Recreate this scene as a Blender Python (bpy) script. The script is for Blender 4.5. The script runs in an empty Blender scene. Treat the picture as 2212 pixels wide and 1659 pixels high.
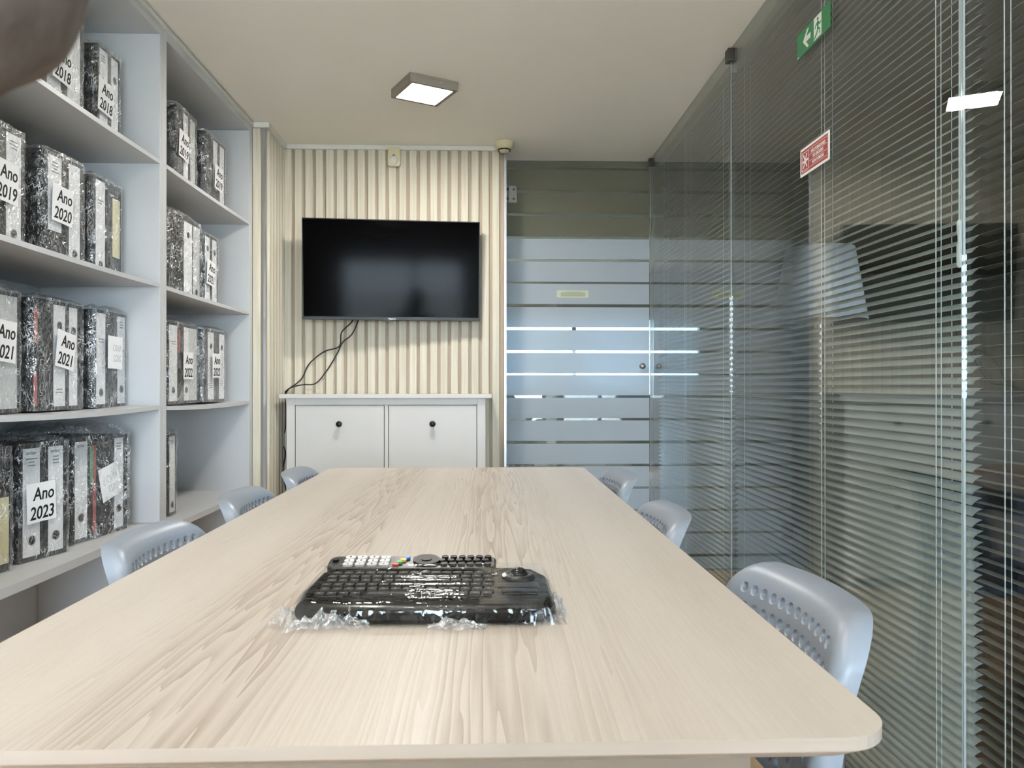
import bpy, bmesh, math, random
from mathutils import Vector, Matrix, noise
R = math.radians
PI = math.pi
random.seed(7)
sc = bpy.context.scene
COL = sc.collection

# ------------------------------------------------------------------ camera, world, exposure
EYE = 1.043
cam_d = bpy.data.cameras.new('camera')
cam_d.sensor_width = 36.0
cam_d.lens = 36.0 * 1661.0 / 2212.0
cam_d.clip_start = 0.01
cam_d.dof.use_dof = True
cam_d.dof.focus_distance = 2.3
cam_d.dof.aperture_fstop = 17.0
cam = bpy.data.objects.new('camera', cam_d)
COL.objects.link(cam)
cam.location = (0, 0, EYE)
cam.rotation_euler = (R(90.12), 0, -math.atan(56 / 1661.0))
sc.camera = cam

w = bpy.data.worlds.new('sky'); sc.world = w
w.use_nodes = True
bg = w.node_tree.nodes['Background']
bg.inputs[0].default_value = (0.73, 0.84, 1.0, 1)
bg.inputs[1].default_value = 18.5

sc.view_settings.view_transform = 'Standard'
sc.view_settings.look = 'None'
sc.view_settings.gamma = 1.0
sc.view_settings.use_curve_mapping = False
sc.view_settings.exposure = 1.22
sc.cycles.use_denoising = True
sc.cycles.max_bounces = 8
sc.cycles.transparent_max_bounces = 16
sc.cycles.transmission_bounces = 5
sc.cycles.diffuse_bounces = 5
sc.cycles.glossy_bounces = 4
sc.cycles.caustics_reflective = True
sc.cycles.caustics_refractive = True
sc.cycles.sample_clamp_indirect = 6.0
sc.cycles.use_adaptive_sampling = True
sc.cycles.adaptive_threshold = 0.05
LED = 86.0          # radiance of the ceiling panels' diffusers
SPOT = 190.0

def portal(name, loc, rot, sx, sy):
    l = bpy.data.lights.new(name, 'AREA'); l.shape = 'RECTANGLE'; l.size = sx; l.size_y = sy
    l.cycles.is_portal = True
    o = bpy.data.objects.new(name, l); COL.objects.link(o); o.location = loc; o.rotation_euler = rot
    return o

# ------------------------------------------------------------------ room dimensions
XS = -1.13      # bookcase front
XB = -1.55      # left wall
XG = 0.925      # glass partition
YW = 4.10       # slatted wall
YD = 4.30       # glass door plane
YR = -2.6       # rear wall
ZC = 2.313      # ceiling

# ------------------------------------------------------------------ materials
def srgb(r, g, b):
    f = lambda c: (c / 255 / 12.92) if c / 255 <= .04045 else ((c / 255 + .055) / 1.055) ** 2.4
    return (f(r), f(g), f(b), 1)

class NT:
    def __init__(self, name):
        self.m = bpy.data.materials.new(name); self.m.use_nodes = True
        self.t = self.m.node_tree; self.t.nodes.clear()
        self.out = self.t.nodes.new('ShaderNodeOutputMaterial')
    def n(self, typ, ins=None, **props):
        nd = self.t.nodes.new('ShaderNode' + typ)
        for k, v in props.items(): setattr(nd, k, v)
        for k, v in (ins or {}).items(): self.set(nd, k, v)
        return nd
    def set(self, nd, k, v):
        s = nd.inputs[k]
        if isinstance(v, bpy.types.NodeSocket): self.t.links.new(v, s)
        elif isinstance(v, bpy.types.Node): self.t.links.new(v.outputs[0], s)
        else: s.default_value = v
    def math(self, op, a, b=None, clamp=False):
        nd = self.t.nodes.new('ShaderNodeMath'); nd.operation = op; nd.use_clamp = clamp
        self.set(nd, 0, a)
        if b is not None: self.set(nd, 1, b)
        return nd.outputs[0]
    def mix(self, fac, a, b):
        nd = self.t.nodes.new('ShaderNodeMix'); nd.data_type = 'RGBA'
        self.set(nd, 0, fac); self.set(nd, 6, a); self.set(nd, 7, b)
        return nd.outputs[2]
    def coord(self, which='Object', scale=(1, 1, 1), rot=(0, 0, 0)):
        tc = self.n('TexCoord'); mp = self.n('Mapping', {'Vector': tc.outputs[which], 'Scale': scale, 'Rotation': rot})
        return mp.outputs[0]
    def done(self, sh):
        self.t.links.new(sh.outputs[0] if isinstance(sh, bpy.types.Node) else sh, self.out.inputs[0]); return self.m

def plain(name, col, rough=.5, metal=0., var=.04, nscale=30., bump=0., bscale=200., spec=.5, coat=0.):
    t = NT(name); v = t.coord()
    nz = t.n('TexNoise', {'Vector': v, 'Scale': nscale, 'Detail': 3.})
    dark = tuple(c * (1 - var * 2) for c in col[:3]) + (1,)
    lite = tuple(min(1, c * (1 + var)) for c in col[:3]) + (1,)
    c = t.mix(nz.outputs['Fac'], dark, lite)
    ins = {'Base Color': c, 'Roughness': rough, 'Metallic': metal, 'Specular IOR Level': spec, 'Coat Weight': coat}
    if bump:
        bn = t.n('TexNoise', {'Vector': v, 'Scale': bscale, 'Detail': 2.})
        bp = t.n('Bump', {'Height': bn.outputs['Fac'], 'Strength': bump, 'Distance': .002})
        ins['Normal'] = bp.outputs[0]
    return t.done(t.n('BsdfPrincipled', ins))

def emit(name, col, strength):
    t = NT(name)
    return t.done(t.n('Emission', {'Color': col, 'Strength': strength}))

def glass_mat(name, tint=(.9, .95, .92), boost=1.0):
    """clear architectural pane: transparent body, Fresnel mirror"""
    t = NT(name); g = t.n('NewGeometry')
    d = t.n('VectorMath', {0: g.outputs['Incoming'], 1: g.outputs['Normal']}, operation='DOT_PRODUCT')
    c = t.math('ABSOLUTE', d.outputs['Value'])
    p = t.math('POWER', t.math('SUBTRACT', 1., c, True), 5.)
    fr = t.math('ADD', t.math('MULTIPLY', p, .955), .045 * boost, True)
    tr = t.n('BsdfTransparent', {'Color': tint + (1,)})
    gl = t.n('BsdfGlossy', {'Color': (1, 1, 1, 1), 'Roughness': .0})
    return t.done(t.n('MixShader', {0: fr, 1: tr, 2: gl}))

def wrap_mat(name, haze=.05, scale=60., bump=1.0, amount=.07, crease_glint=.5, graze=.5):
    """thin clinging plastic film: nearly invisible body, sharp crinkled highlights, whitened creases with painted sparkle"""
    t = NT(name); g = t.n('NewGeometry')
    n1 = t.n('TexNoise', {'Vector': t.coord(scale=(1, 1, .45), rot=(.4, .3, .2)), 'Scale': scale, 'Detail': 2., 'Roughness': .65, 'Distortion': 1.2})
    bp = t.n('Bump', {'Height': n1.outputs['Fac'], 'Strength': bump, 'Distance': .006})
    d = t.n('VectorMath', {0: g.outputs['Incoming'], 1: bp.outputs[0]}, operation='DOT_PRODUCT')
    c = t.math('ABSOLUTE', d.outputs['Value'])
    p = t.math('POWER', t.math('SUBTRACT', 1., c, True), 4.)
    fr = t.math('ADD', t.math('MULTIPLY', p, graze), amount, True)
    tr = t.n('BsdfTransparent', {'Color': (.97, .975, .98, 1)})
    df = t.n('BsdfDiffuse', {'Color': (.92, .93, .95, 1)})
    # creases and painted glints: thin ridges of a stretched, distorted noise, gathered in patches
    def ridge(sc_, rot, st, wd):
        n_ = t.n('TexNoise', {'Vector': t.coord(scale=st, rot=rot), 'Scale': sc_, 'Detail': 1., 'Distortion': .9})
        a = t.math('ABSOLUTE', t.math('SUBTRACT', n_.outputs['Fac'], .5))
        return t.math('SUBTRACT', 1., t.math('DIVIDE', a, wd), True)
    r1 = ridge(46., (.5, .2, .9), (1, 1, .4), .030)
    r2 = ridge(60., (-.6, .9, .1), (.5, 1, 1), .022)
    pt = t.n('TexNoise', {'Vector': t.coord(), 'Scale': 17., 'Detail': 1.})
    patch = t.math('MULTIPLY', t.math('SUBTRACT', pt.outputs['Fac'], .40, True), 4.2, True)
    cr = t.math('MULTIPLY', t.math('MULTIPLY', t.math('MAXIMUM', r1, r2), patch), crease_glint)
    hz = t.math('ADD', cr, haze, True)
    body = t.n('MixShader', {0: hz, 1: tr, 2: df})
    gl = t.n('BsdfGlossy', {'Color': (1, 1, 1, 1), 'Roughness': .06, 'Normal': bp.outputs[0]})
    return t.done(t.n('MixShader', {0: fr, 1: body, 2: gl}))

def table_wood():
    t = NT('ash_veneer'); tc = t.n('TexCoord'); sp = t.n('SeparateXYZ', {0: tc.outputs['Object']})
    X, Y = sp.outputs[0], sp.outputs[1]
    def vec(sx, sy, off=0.):
        return t.n('CombineXYZ', {0: t.math('MULTIPLY', X, sx), 1: t.math('MULTIPLY', Y, sy), 2: off}).outputs[0]
    field = t.n('TexNoise', {'Vector': vec(3.4, .20, 3.1), 'Scale': 1., 'Detail': .6, 'Roughness': .4}).outputs['Fac']
    wob = t.n('TexNoise', {'Vector': vec(42., 1.3, 1.), 'Scale': 1., 'Detail': 2.}).outputs['Fac']
    f2 = t.math('ADD', t.math('MULTIPLY', field, 58.), t.math('MULTIPLY', X, 90.))
    f2 = t.math('ADD', f2, t.math('MULTIPLY', wob, 5.0))
    saw = t.math('FRACT', f2)
    line = t.math('POWER', saw, 1.6)
    # heart-wood bands run along the length
    xw = t.math('ADD', X, t.math('MULTIPLY', t.math('SUBTRACT', field, .5), .22))
    def band(c, wd):
        a = t.math('DIVIDE', t.math('SUBTRACT', xw, c), wd)
        return t.math('POWER', 2.718, t.math('MULTIPLY', t.math('MULTIPLY', a, a), -1.))
    bands = t.math('ADD', band(-.17, .085), band(.115, .10), True)
    fine = t.n('TexNoise', {'Vector': vec(330., 7., 0.), 'Scale': 1., 'Detail': 2.}).outputs['Fac']
    fine2 = t.n('TexNoise', {'Vector': vec(900., 60., 0.), 'Scale': 1., 'Detail': 1.}).outputs['Fac']
    plank = t.n('TexNoise', {'Vector': vec(9., .02, 7.), 'Scale': 1., 'Detail': 0.}).outputs['Fac']
    vary = t.n('TexNoise', {'Vector': vec(34., 1.1, 4.), 'Scale': 1., 'Detail': 1.}).outputs['Fac']
    line = t.math('MULTIPLY', line, t.math('MULTIPLY', t.math('SUBTRACT', vary, .18, True), 2.4, True))
    amt = t.math('MULTIPLY', line, t.math('ADD', t.math('MULTIPLY', bands, .66), .06))
    amt = t.math('ADD', amt, t.math('MULTIPLY', t.math('SUBTRACT', fine, .5), .34))
    amt = t.math('ADD', amt, t.math('MULTIPLY', t.math('SUBTRACT', fine2, .5), .18))
    amt = t.math('ADD', amt, t.math('MULTIPLY', bands, .17))
    amt = t.math('ADD', amt, t.math('MULTIPLY', t.math('SUBTRACT', plank, .5), .5), True)
    col = t.mix(amt, srgb(200, 191, 182), srgb(148, 132, 119))
    bp = t.n('Bump', {'Height': fine2, 'Strength': .12, 'Distance': .001})
    rg = t.math('ADD', t.math('MULTIPLY', amt, .12), .36)
    return t.done(t.n('BsdfPrincipled', {'Base Color': col, 'Roughness': rg, 'Normal': bp.outputs[0], 'Specular IOR Level': .45}))

def grain_wood(name, a, b, rough=.55, axis=2, k=1.):
    t = NT(name); s = [60. * k, 60. * k, 60. * k]; s[axis] = 2.2
    oi = t.n('ObjectInfo'); tc = t.n('TexCoord')
    ad = t.n('VectorMath', {0: tc.outputs['Object'], 1: oi.outputs['Location']}, operation='ADD')
    mp = t.n('Mapping', {'Vector': ad.outputs[0], 'Scale': tuple(s)})
    n1 = t.n('TexNoise', {'Vector': mp.outputs[0], 'Scale': 1., 'Detail': 4., 'Distortion': .3})
    r = t.n('ValToRGB', {0: n1.outputs['Fac']}); r.color_ramp.elements[0].position = .32; r.color_ramp.elements[1].position = .68
    r.color_ramp.elements[0].color = b; r.color_ramp.elements[1].color = a
    return t.done(t.n('BsdfPrincipled', {'Base Color': r.outputs[0], 'Roughness': rough, 'Specular IOR Level': .35}))

def film_mat(name, col, back=.55):
    """frosted privacy film: scatters what comes through and a little of the room light back"""
    t = NT(name); v = t.coord(scale=(1, 1, 1))
    nz = t.n('TexNoise', {'Vector': v, 'Scale': 400., 'Detail': 2.})
    c = t.mix(nz.outputs['Fac'], tuple(x * .96 for x in col[:3]) + (1,), col)
    tl = t.n('BsdfTranslucent', {'Color': c})
    rf = t.n('BsdfRefraction', {'Color': c, 'Roughness': .55, 'IOR': 1.05})
    df = t.n('BsdfDiffuse', {'Color': tuple(x * back for x in col[:3]) + (1,)})
    m1 = t.n('MixShader', {0: .45, 1: rf, 2: tl})
    m2 = t.n('MixShader', {0: .48, 1: m1, 2: df})
    return t.done(m2)

M = {}
M['ceil'] = plain('ceiling_paint', srgb(243, 240, 232), .9, var=.012, nscale=6., bump=.08, bscale=300.)
M['wallw'] = plain('wall_paint', srgb(214, 210, 202), .85, var=.012, nscale=5., bump=.08)
M['melamine'] = plain('white_melamine', srgb(196, 197, 199), .42, var=.01, nscale=8., bump=.02, bscale=600.)
M['edging'] = plain('shelf_edging', srgb(208, 208, 204), .4, var=.01, nscale=10.)
M['lacquer'] = plain('cabinet_lacquer', srgb(208, 206, 204), .4, var=.008, nscale=10.)
M['slat'] = grain_wood('pale_slat_oak', srgb(217, 211, 195), srgb(200, 192, 174), .55, 2)
M['groove'] = grain_wood('panel_groove', srgb(182, 168, 150), srgb(164, 149, 131), .6, 2)
M['trimw'] = plain('white_trim', srgb(222, 220, 214), .5, var=.01)
M['alu'] = plain('brushed_aluminium', srgb(190, 194, 200), .32, metal=.85, var=.03, nscale=80.)
M['steel'] = plain('satin_steel', srgb(150, 148, 146), .35, metal=.9, var=.03, nscale=80.)
M['darksteel'] = plain('dark_steel_clip', srgb(88, 86, 82), .4, metal=.8, var=.03, nscale=60.)
M['glass'] = glass_mat('partition_glass', (.87, .89, .88))
M['doorglass'] = glass_mat('door_glass', (.80, .86, .84))
M['wineglass'] = glass_mat('window_glass', (.95, .98, .97))
M['film'] = film_mat('frosted_film', (.81, .88, .95, 1), .80)
M['filmolive'] = film_mat('olive_frosted_film', (.42, .42, .33, 1), .72)  # darker olive film colour for the topmost door strips
M['blind'] = plain('blind_slat_paint', srgb(152, 155, 150), .38, metal=.15, var=.02, nscale=20.)
M['cord'] = plain('white_cord', srgb(232, 238, 240), .6, var=.02)
M['clearwand'] = plain('clear_wand', srgb(205, 214, 218), .12, var=.02)
M['ash'] = table_wood()
M['ashedge'] = grain_wood('table_edge_band', srgb(178, 165, 154), srgb(164, 150, 138), .4, 0, .6)
M['apron'] = plain('table_frame_paint', srgb(132, 118, 104), .45, var=.03)
M['chair'] = plain('blue_grey_plastic', srgb(140, 149, 162), .36, var=.012, nscale=14., bump=.03, bscale=900.)
M['tube'] = plain('chair_steel_tube', srgb(196, 198, 202), .28, metal=.9, var=.02)
M['tvblack'] = plain('tv_plastic', srgb(14, 14, 15), .4, var=.05)
M['screen'] = plain('tv_screen', srgb(2, 2, 3), .095, var=.02, spec=.045)
M['silver'] = plain('silver_print', srgb(200, 200, 200), .35, metal=.6, var=.02)
M['rubber'] = plain('black_cable', srgb(22, 21, 22), .5, var=.05)
M['knob'] = plain('black_knob', srgb(26, 26, 28), .38, var=.05)
M['aged'] = plain('aged_plastic', srgb(216, 208, 172), .45, var=.02, nscale=20.)
M['lens'] = plain('sensor_lens', srgb(224, 222, 214), .3, var=.02, nscale=60., bump=.1, bscale=300.)
M['black'] = plain('black_plastic', srgb(20, 20, 22), .35, var=.05)
M['gloss'] = plain('gloss_black_plastic', srgb(6, 6, 8), .12, var=.05, spec=.35)
M['key'] = plain('key_plastic', srgb(15, 15, 17), .45, var=.05, spec=.25)
M['legend'] = plain('white_legend', srgb(214, 214, 214), .5, var=.02)
M['binder'] = None
M['paper'] = plain('white_paper', srgb(236, 235, 236), .75, var=.012, nscale=25.)
M['paperpale'] = plain('grey_white_label', srgb(206, 206, 206), .6, var=.05, nscale=35.)
M['cream'] = plain('cream_label', srgb(224, 214, 172), .7, var=.03, nscale=25.)
M['ink'] = plain('black_ink', srgb(22, 22, 24), .7, var=.05)
M['inkgrey'] = plain('grey_print', srgb(130, 130, 134), .7, var=.05)
M['inkfaint'] = plain('show_through_print', srgb(204, 204, 207), .75, var=.02)
M['sheets'] = plain('paper_stack_edge', srgb(212, 208, 198), .8, var=.08, nscale=300.)
M['redtab'] = plain('red_divider', srgb(176, 92, 84), .6, var=.05)
M['greentab'] = plain('green_divider', srgb(120, 160, 132), .6, var=.05)
M['wrap'] = wrap_mat('cling_film', .022, 70., 1.0, .10, .75)
M['wrapk'] = wrap_mat('cling_film_taut', .012, 80., .8, .10, .5)
M['wrapt'] = wrap_mat('cling_film_stretched', .002, 30., .25, .035, .04, .22)
M['wrapw'] = wrap_mat('cling_film_bunched', .10, 90., 1.0, .16, .8)
M['green'] = plain('exit_green', srgb(34, 128, 74), .45, var=.015)
M['signwhite'] = plain('sign_white', srgb(232, 234, 230), .45, var=.01)
M['red'] = plain('sign_red', srgb(160, 22, 30), .45, var=.02)
M['sticker'] = plain('pale_sticker', srgb(196, 200, 172), .5, var=.02)
M['stickerdk'] = plain('sticker_centre', srgb(160, 166, 140), .5, var=.02)
M['lampbody'] = plain('lamp_housing', srgb(146, 137, 126), .5, var=.02)
M['led'] = emit('led_diffuser', (1.0, .955, .885, 1), LED)
M['leddim'] = emit('led_diffuser_dimmed', (1.0, .94, .85, 1), LED * .42)  # second lamp set dimmer to even out brightness along the table
M['offfill'] = emit('added_office_diffuser', (1.0, .92, .72, 1), 9.0)  # glow of the added, unseen office panel
M['spot'] = emit('spot_lens', (1.0, .95, .87, 1), SPOT)
M['floor'] = grain_wood('laminate_floor', srgb(206, 178, 142), srgb(184, 154, 118), .45, 1, .5)
M['subfloor'] = plain('floor_joint', srgb(110, 84, 58), .7, var=.05)
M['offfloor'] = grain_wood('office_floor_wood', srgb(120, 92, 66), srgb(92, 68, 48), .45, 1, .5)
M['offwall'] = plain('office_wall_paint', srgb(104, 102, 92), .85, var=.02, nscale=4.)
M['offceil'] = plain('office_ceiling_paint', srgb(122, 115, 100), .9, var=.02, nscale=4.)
M['winframe'] = plain('window_frame_paint', srgb(96, 100, 104), .45, var=.02)
M['facade'] = plain('facade_render', srgb(98, 108, 118), .9, var=.05, nscale=2.)
M['ground'] = plain('pavement', srgb(196, 192, 184), .9, var=.06, nscale=3.)
M['shade'] = plain('lamp_shade_fabric', srgb(232, 234, 238), .8, var=.015, nscale=60.)
M['navy'] = plain('navy_upholstery', srgb(26, 30, 44), .8, var=.1, nscale=120., bump=.2, bscale=500.)
M['skin'] = plain('skin', srgb(190, 148, 124), .5, var=.04)
M['taupe'] = plain('taupe_knit', srgb(110, 98, 91), .85, var=.08, nscale=60., bump=.2, bscale=500.)
M['denim'] = plain('dark_trousers', srgb(40, 44, 58), .85, var=.08)
M['hair'] = plain('dark_hair', srgb(34, 26, 22), .5, var=.15, nscale=120.)
M['shoe'] = plain('dark_shoe', srgb(30, 28, 28), .5, var=.05)
M['phone'] = plain('phone_case', srgb(22, 24, 30), .3, var=.05)

def binder_mat():
    t = NT('black_marbled_board'); v = t.coord()
    n1 = t.n('TexNoise', {'Vector': v, 'Scale': 90., 'Detail': 5., 'Roughness': .7, 'Distortion': 1.})
    r = t.n('ValToRGB', {0: n1.outputs['Fac']})
    r.color_ramp.elements[0].position = .45; r.color_ramp.elements[1].position = .75
    r.color_ramp.elements[0].color = srgb(18, 18, 20); r.color_ramp.elements[1].color = srgb(66, 66, 68)
    return t.done(t.n('BsdfPrincipled', {'Base Color': r.outputs[0], 'Roughness': .5}))
M['binder'] = binder_mat()

# ------------------------------------------------------------------ mesh helpers
class MB:
    def __init__(self): self.v = []; self.f = []; self.sm = []
    def add(self, vs, fs, smooth=False):
        o = len(self.v); self.v += [tuple(p) for p in vs]
        for q in fs: self.f.append(tuple(i + o for i in q)); self.sm.append(smooth)
        return self
    def box(self, x0, x1, y0, y1, z0, z1):
        vs = [(x0, y0, z0), (x1, y0, z0), (x1, y1, z0), (x0, y1, z0), (x0, y0, z1), (x1, y0, z1), (x1, y1, z1), (x0, y1, z1)]
        return self.add(vs, [(0, 3, 2, 1), (4, 5, 6, 7), (0, 1, 5, 4), (1, 2, 6, 5), (2, 3, 7, 6), (3, 0, 4, 7)])
    def prism(self, pts, y0, y1):
        """polygon in (x,z), extruded along y"""
        n = len(pts)
        vs = [(x, y0, z) for x, z in pts] + [(x, y1, z) for x, z in pts]
        fs = [tuple(range(n)), tuple(range(2 * n - 1, n - 1, -1))]
        fs += [(i, i + n, (i + 1) % n + n, (i + 1) % n) for i in range(n)]
        return self.add(vs, fs)
    def prism_z(self, pts, z0, z1):
        n = len(pts)
        vs = [(x, y, z0) for x, y in pts] + [(x, y, z1) for x, y in pts]
        fs = [tuple(range(n - 1, -1, -1)), tuple(range(n, 2 * n))]
        fs += [(i, (i + 1) % n, (i + 1) % n + n, i + n) for i in range(n)]
        return self.add(vs, fs)
    def tube(self, pts, r, n=8, cap=True):
        pts = [Vector(p) for p in pts]; rings = []
        prev = None
        for i, p in enumerate(pts):
            t = (pts[min(i + 1, len(pts) - 1)] - pts[max(i - 1, 0)]).normalized()
            if prev is None:
                a = Vector((0, 0, 1)) if abs(t.z) < .9 else Vector((1, 0, 0))
                u = t.cross(a).normalized()
            else:
                u = (prev - t * prev.dot(t)).normalized()
            prev = u; b = t.cross(u)
            rr = r[i] if isinstance(r, (list, tuple)) else r
            rings.append([p + (u * math.cos(2 * PI * k / n) + b * math.sin(2 * PI * k / n)) * rr for k in range(n)])
        vs = [q for g in rings for q in g]; fs = []
        for i in range(len(rings) - 1):
            for k in range(n):
                a, b2 = i * n + k, i * n + (k + 1) % n
                fs.append((a, b2, b2 + n, a + n))
        self.add(vs, fs, True)
        if cap:
            self.add(rings[0], [tuple(range(n - 1, -1, -1))]); self.add(rings[-1], [tuple(range(n))])
        return self
    def lathe(self, prof, n=24, c=(0, 0, 0), axis='z', smooth=True):
        """profile (radius, height) turned about an axis"""
        vs = []
        for r, h in prof:
            for k in range(n):
                a = 2 * PI * k / n; x, y = r * math.cos(a), r * math.sin(a)
                p = (x, y, h) if axis == 'z' else (x, -h, y) if axis == 'y' else (h, x, y)
                vs.append((p[0] + c[0], p[1] + c[1], p[2] + c[2]))
        fs = []
        for i in range(len(prof) - 1):
            for k in range(n):
                a, b = i * n + k, i * n + (k + 1) % n
                fs.append((a, b, b + n, a + n))
        self.add(vs, fs, smooth)
        m = len(prof) - 1
        self.add(vs[:n], [tuple(range(n - 1, -1, -1))]); self.add(vs[m * n:], [tuple(range(n))])
        return self
    def mesh(self, name):
        me = bpy.data.meshes.new(name); me.from_pydata(self.v, [], self.f)
        bm = bmesh.new(); bm.from_mesh(me)
        bmesh.ops.recalc_face_normals(bm, faces=bm.faces)
        bm.to_mesh(me); bm.free()
        if len(me.polygons) == len(self.sm): me.polygons.foreach_set('use_smooth', self.sm)
        me.update(); return me
    def build(self, name, mat, parent=None, bevel=0., seg=2):
        o = bpy.data.objects.new(name, self.mesh(name)); COL.objects.link(o)
        o.data.materials.append(M[mat] if isinstance(mat, str) else mat)
        if parent: o.parent = parent
        if bevel:
            b = o.modifiers.new('bevel', 'BEVEL'); b.width = bevel; b.segments = seg; b.limit_method = 'ANGLE'
        return o

def tag(o, label=None, cat=None, group=None, kind=None):
    if label: o['label'] = label
    if cat: o['category'] = cat
    if group: o['group'] = group
    if kind: o['kind'] = kind
    return o
def thing(name, label, cat, loc=(0, 0, 0), rz=0., group=None, rx=0., ry=0.):
    o = bpy.data.objects.new(name, None); COL.objects.link(o)
    o.empty_display_size = .05; o.location = loc; o.rotation_euler = (rx, ry, rz)
    return tag(o, label, cat, group)
def dup(o, parent=None):
    c = o.copy(); COL.objects.link(c); c.parent = parent; return c
def copy_tree(o, parent=None):
    c = dup(o, parent)
    for ch in list(o.children): copy_tree(ch, c)
    return c
def struct(o, label=None):
    o['kind'] = 'structure'
    if label: o['label'] = label
    return o
def box(name, mat, parent, x0, x1, y0, y1, z0, z1, bevel=0.):
    return MB().box(x0, x1, y0, y1, z0, z1).build(name, mat, parent, bevel)
def rrect(w_, h_, r, n=5, cx=0., cy=0.):
    pts = []
    for sx, sy, a0 in ((1, 1, 0), (-1, 1, 90), (-1, -1, 180), (1, -1, 270)):
        for k in range(n + 1):
            a = R(a0 + 90. * k / n)
            pts.append((cx + sx * (w_ / 2 - r) + r * math.cos(a), cy + sy * (h_ / 2 - r) + r * math.sin(a)))
    return pts
def circ(cx, cy, r, n=20, ry=None):
    ry = ry or r
    return [(cx + r * math.cos(2 * PI * k / n), cy + ry * math.sin(2 * PI * k / n)) for k in range(n)]

TXT = {}
def text_data(body, size, spacing=1.0, depth=.0004):
    k = (body, size, spacing)
    if k not in TXT:
        cu = bpy.data.curves.new('lettering', 'FONT'); cu.body = body; cu.size = size; cu.align_x = 'CENTER'
        cu.space_line = spacing; cu.resolution_u = 3; cu.extrude = depth / 2; cu.offset = size * .014
        ob = bpy.data.objects.new('lettering_tmp', cu); COL.objects.link(ob)
        dg = bpy.context.evaluated_depsgraph_get()
        me = bpy.data.meshes.new_from_object(ob.evaluated_get(dg))
        bpy.data.objects.remove(ob)
        zs = [v.co.y for v in me.vertices]; mid = (max(zs) + min(zs)) / 2
        for v in me.vertices: v.co.y -= mid
        TXT[k] = me
    return TXT[k]
def lettering(body, size, mat, parent, x, y, z, shear=0., roll=0., mirror=False, name='lettering', spacing=1., sx=1.):
    """text on a face that looks along local -y"""
    me = text_data(body, size, spacing).copy()
    S = Matrix(((1, shear, 0, 0), (0, 1, 0, 0), (0, 0, 1, 0), (0, 0, 0, 1)))
    if mirror: S = Matrix.Scale(-1, 4, (1, 0, 0)) @ S
    S = Matrix.Scale(sx, 4, (1, 0, 0)) @ S
    me.transform(Matrix.Translation((x, y, z)) @ Matrix.Rotation(roll, 4, 'Y') @ Matrix.Rotation(PI / 2, 4, 'X') @ S)
    if mirror: me.flip_normals()
    me.materials.clear(); me.materials.append(M[mat])
    o = bpy.data.objects.new(name, me); COL.objects.link(o); o.parent = parent
    return o

# ================================================================== STRUCTURE
portal('daylight_portal_rear', (.03, YR + .02, .99), (R(90), 0, 0), 1.66, 1.46)
portal('daylight_portal_office', (.6, 9.98, 1.42), (R(-90), 0, 0), 3.2, 1.1)
portal('daylight_portal_side', (3.9, YR - .08, 1.5), (R(90), 0, 0), 2.8, 1.2)  # guides sky light through the added office window

# floor with laminate planks
fl = struct(box('floor', 'subfloor', None, XB - .1, XG + .07, YR - .1, YD + .02, -.06, -.006), 'warm laminate plank floor of the meeting room')
pm = MB().box(-.0935, .0935, -.6475, .6475, -.006, 0.).mesh('floor_plank'); pm.materials.append(M['floor'])
for i in range(13):
    x = XB - .1 + .095 + i * .19
    if x > XG + .02: break
    for k in range(6):
        o = bpy.data.objects.new('floor_plank', pm); COL.objects.link(o); o.parent = fl
        o.location = (x, YR - .1 + .65 + k * 1.3 - (i % 3) * .0 , 0)
struct(box('ceiling', 'ceil', None, XB - .1, XG + .07, YR - .1, YD + .03, ZC, 2.52), 'beige white painted ceiling of the meeting room')
struct(box('wall_left', 'wallw', None, XB - .12, XB, YR - .1, YD, 0, ZC), 'painted wall behind the bookcases')
# rear wall with a window opening behind the photographer
m = MB()
m.box(XB, -.80, YR - .1, YR, 0, ZC); m.box(.86, XG + .05, YR - .1, YR, 0, ZC)
m.box(-.80, .86, YR - .1, YR, 0, .26); m.box(-.80, .86, YR - .1, YR, 1.72, ZC)
struct(m.build('wall_rear', 'wallw'), 'painted wall with the window behind the photographer')
wn = struct(thing('window_4', None, None, (.03, YR - .05, .99)), 'rear window with a dark mullion, seen mirrored in the television')
m = MB(); m.box(-.83, .83, -.03, .03, -.73, -.69); m.box(-.83, .83, -.03, .03, .69, .73)
m.box(-.83, -.79, -.03, .03, -.69, .69); m.box(.79, .83, -.03, .03, -.69, .69); m.box(.12, .17, -.03, .03, -.69, .69)
m.build('window_frame', 'winframe', wn)
for a, b in ((-.79, .12), (.17, .79)): box('window_pane', 'wineglass', wn, a, b, -.004, .004, -.69, .69)

# slatted back wall: backing board with one proud slat after another
def slat_mesh(wd, dp, z0, z1, nm):
    c = .003
    pts = [(-wd / 2, 0), (-wd / 2, -dp + c), (-wd / 2 + c, -dp), (wd / 2 - c, -dp), (wd / 2, -dp + c), (wd / 2, 0)]
    me = MB().prism_z(pts, z0, z1).mesh(nm); me.materials.append(M['slat']); return me
wb = struct(box('wall_back', 'groove', None, -1.06, .096, YW, YW + .19, 0, ZC), 'pale oak slatted wall behind the television')
sm = slat_mesh(.0395, .013, 0, 2.293, 'slat')
for k in range(21):
    o = bpy.data.objects.new('slat', sm); COL.objects.link(o); o.parent = wb
    o.location = (-1.0465 + .0548 * k + .0018, YW, 0)
wc = struct(box('wall_column', 'groove', None, XB, -1.072, 3.775, YD, 0, ZC), 'slatted return of the back wall beside the bookcase')
for x in (-1.112,):
    o = bpy.data.objects.new('slat', sm); COL.objects.link(o); o.parent = wc; o.location = (x, 3.775, 0)
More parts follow.
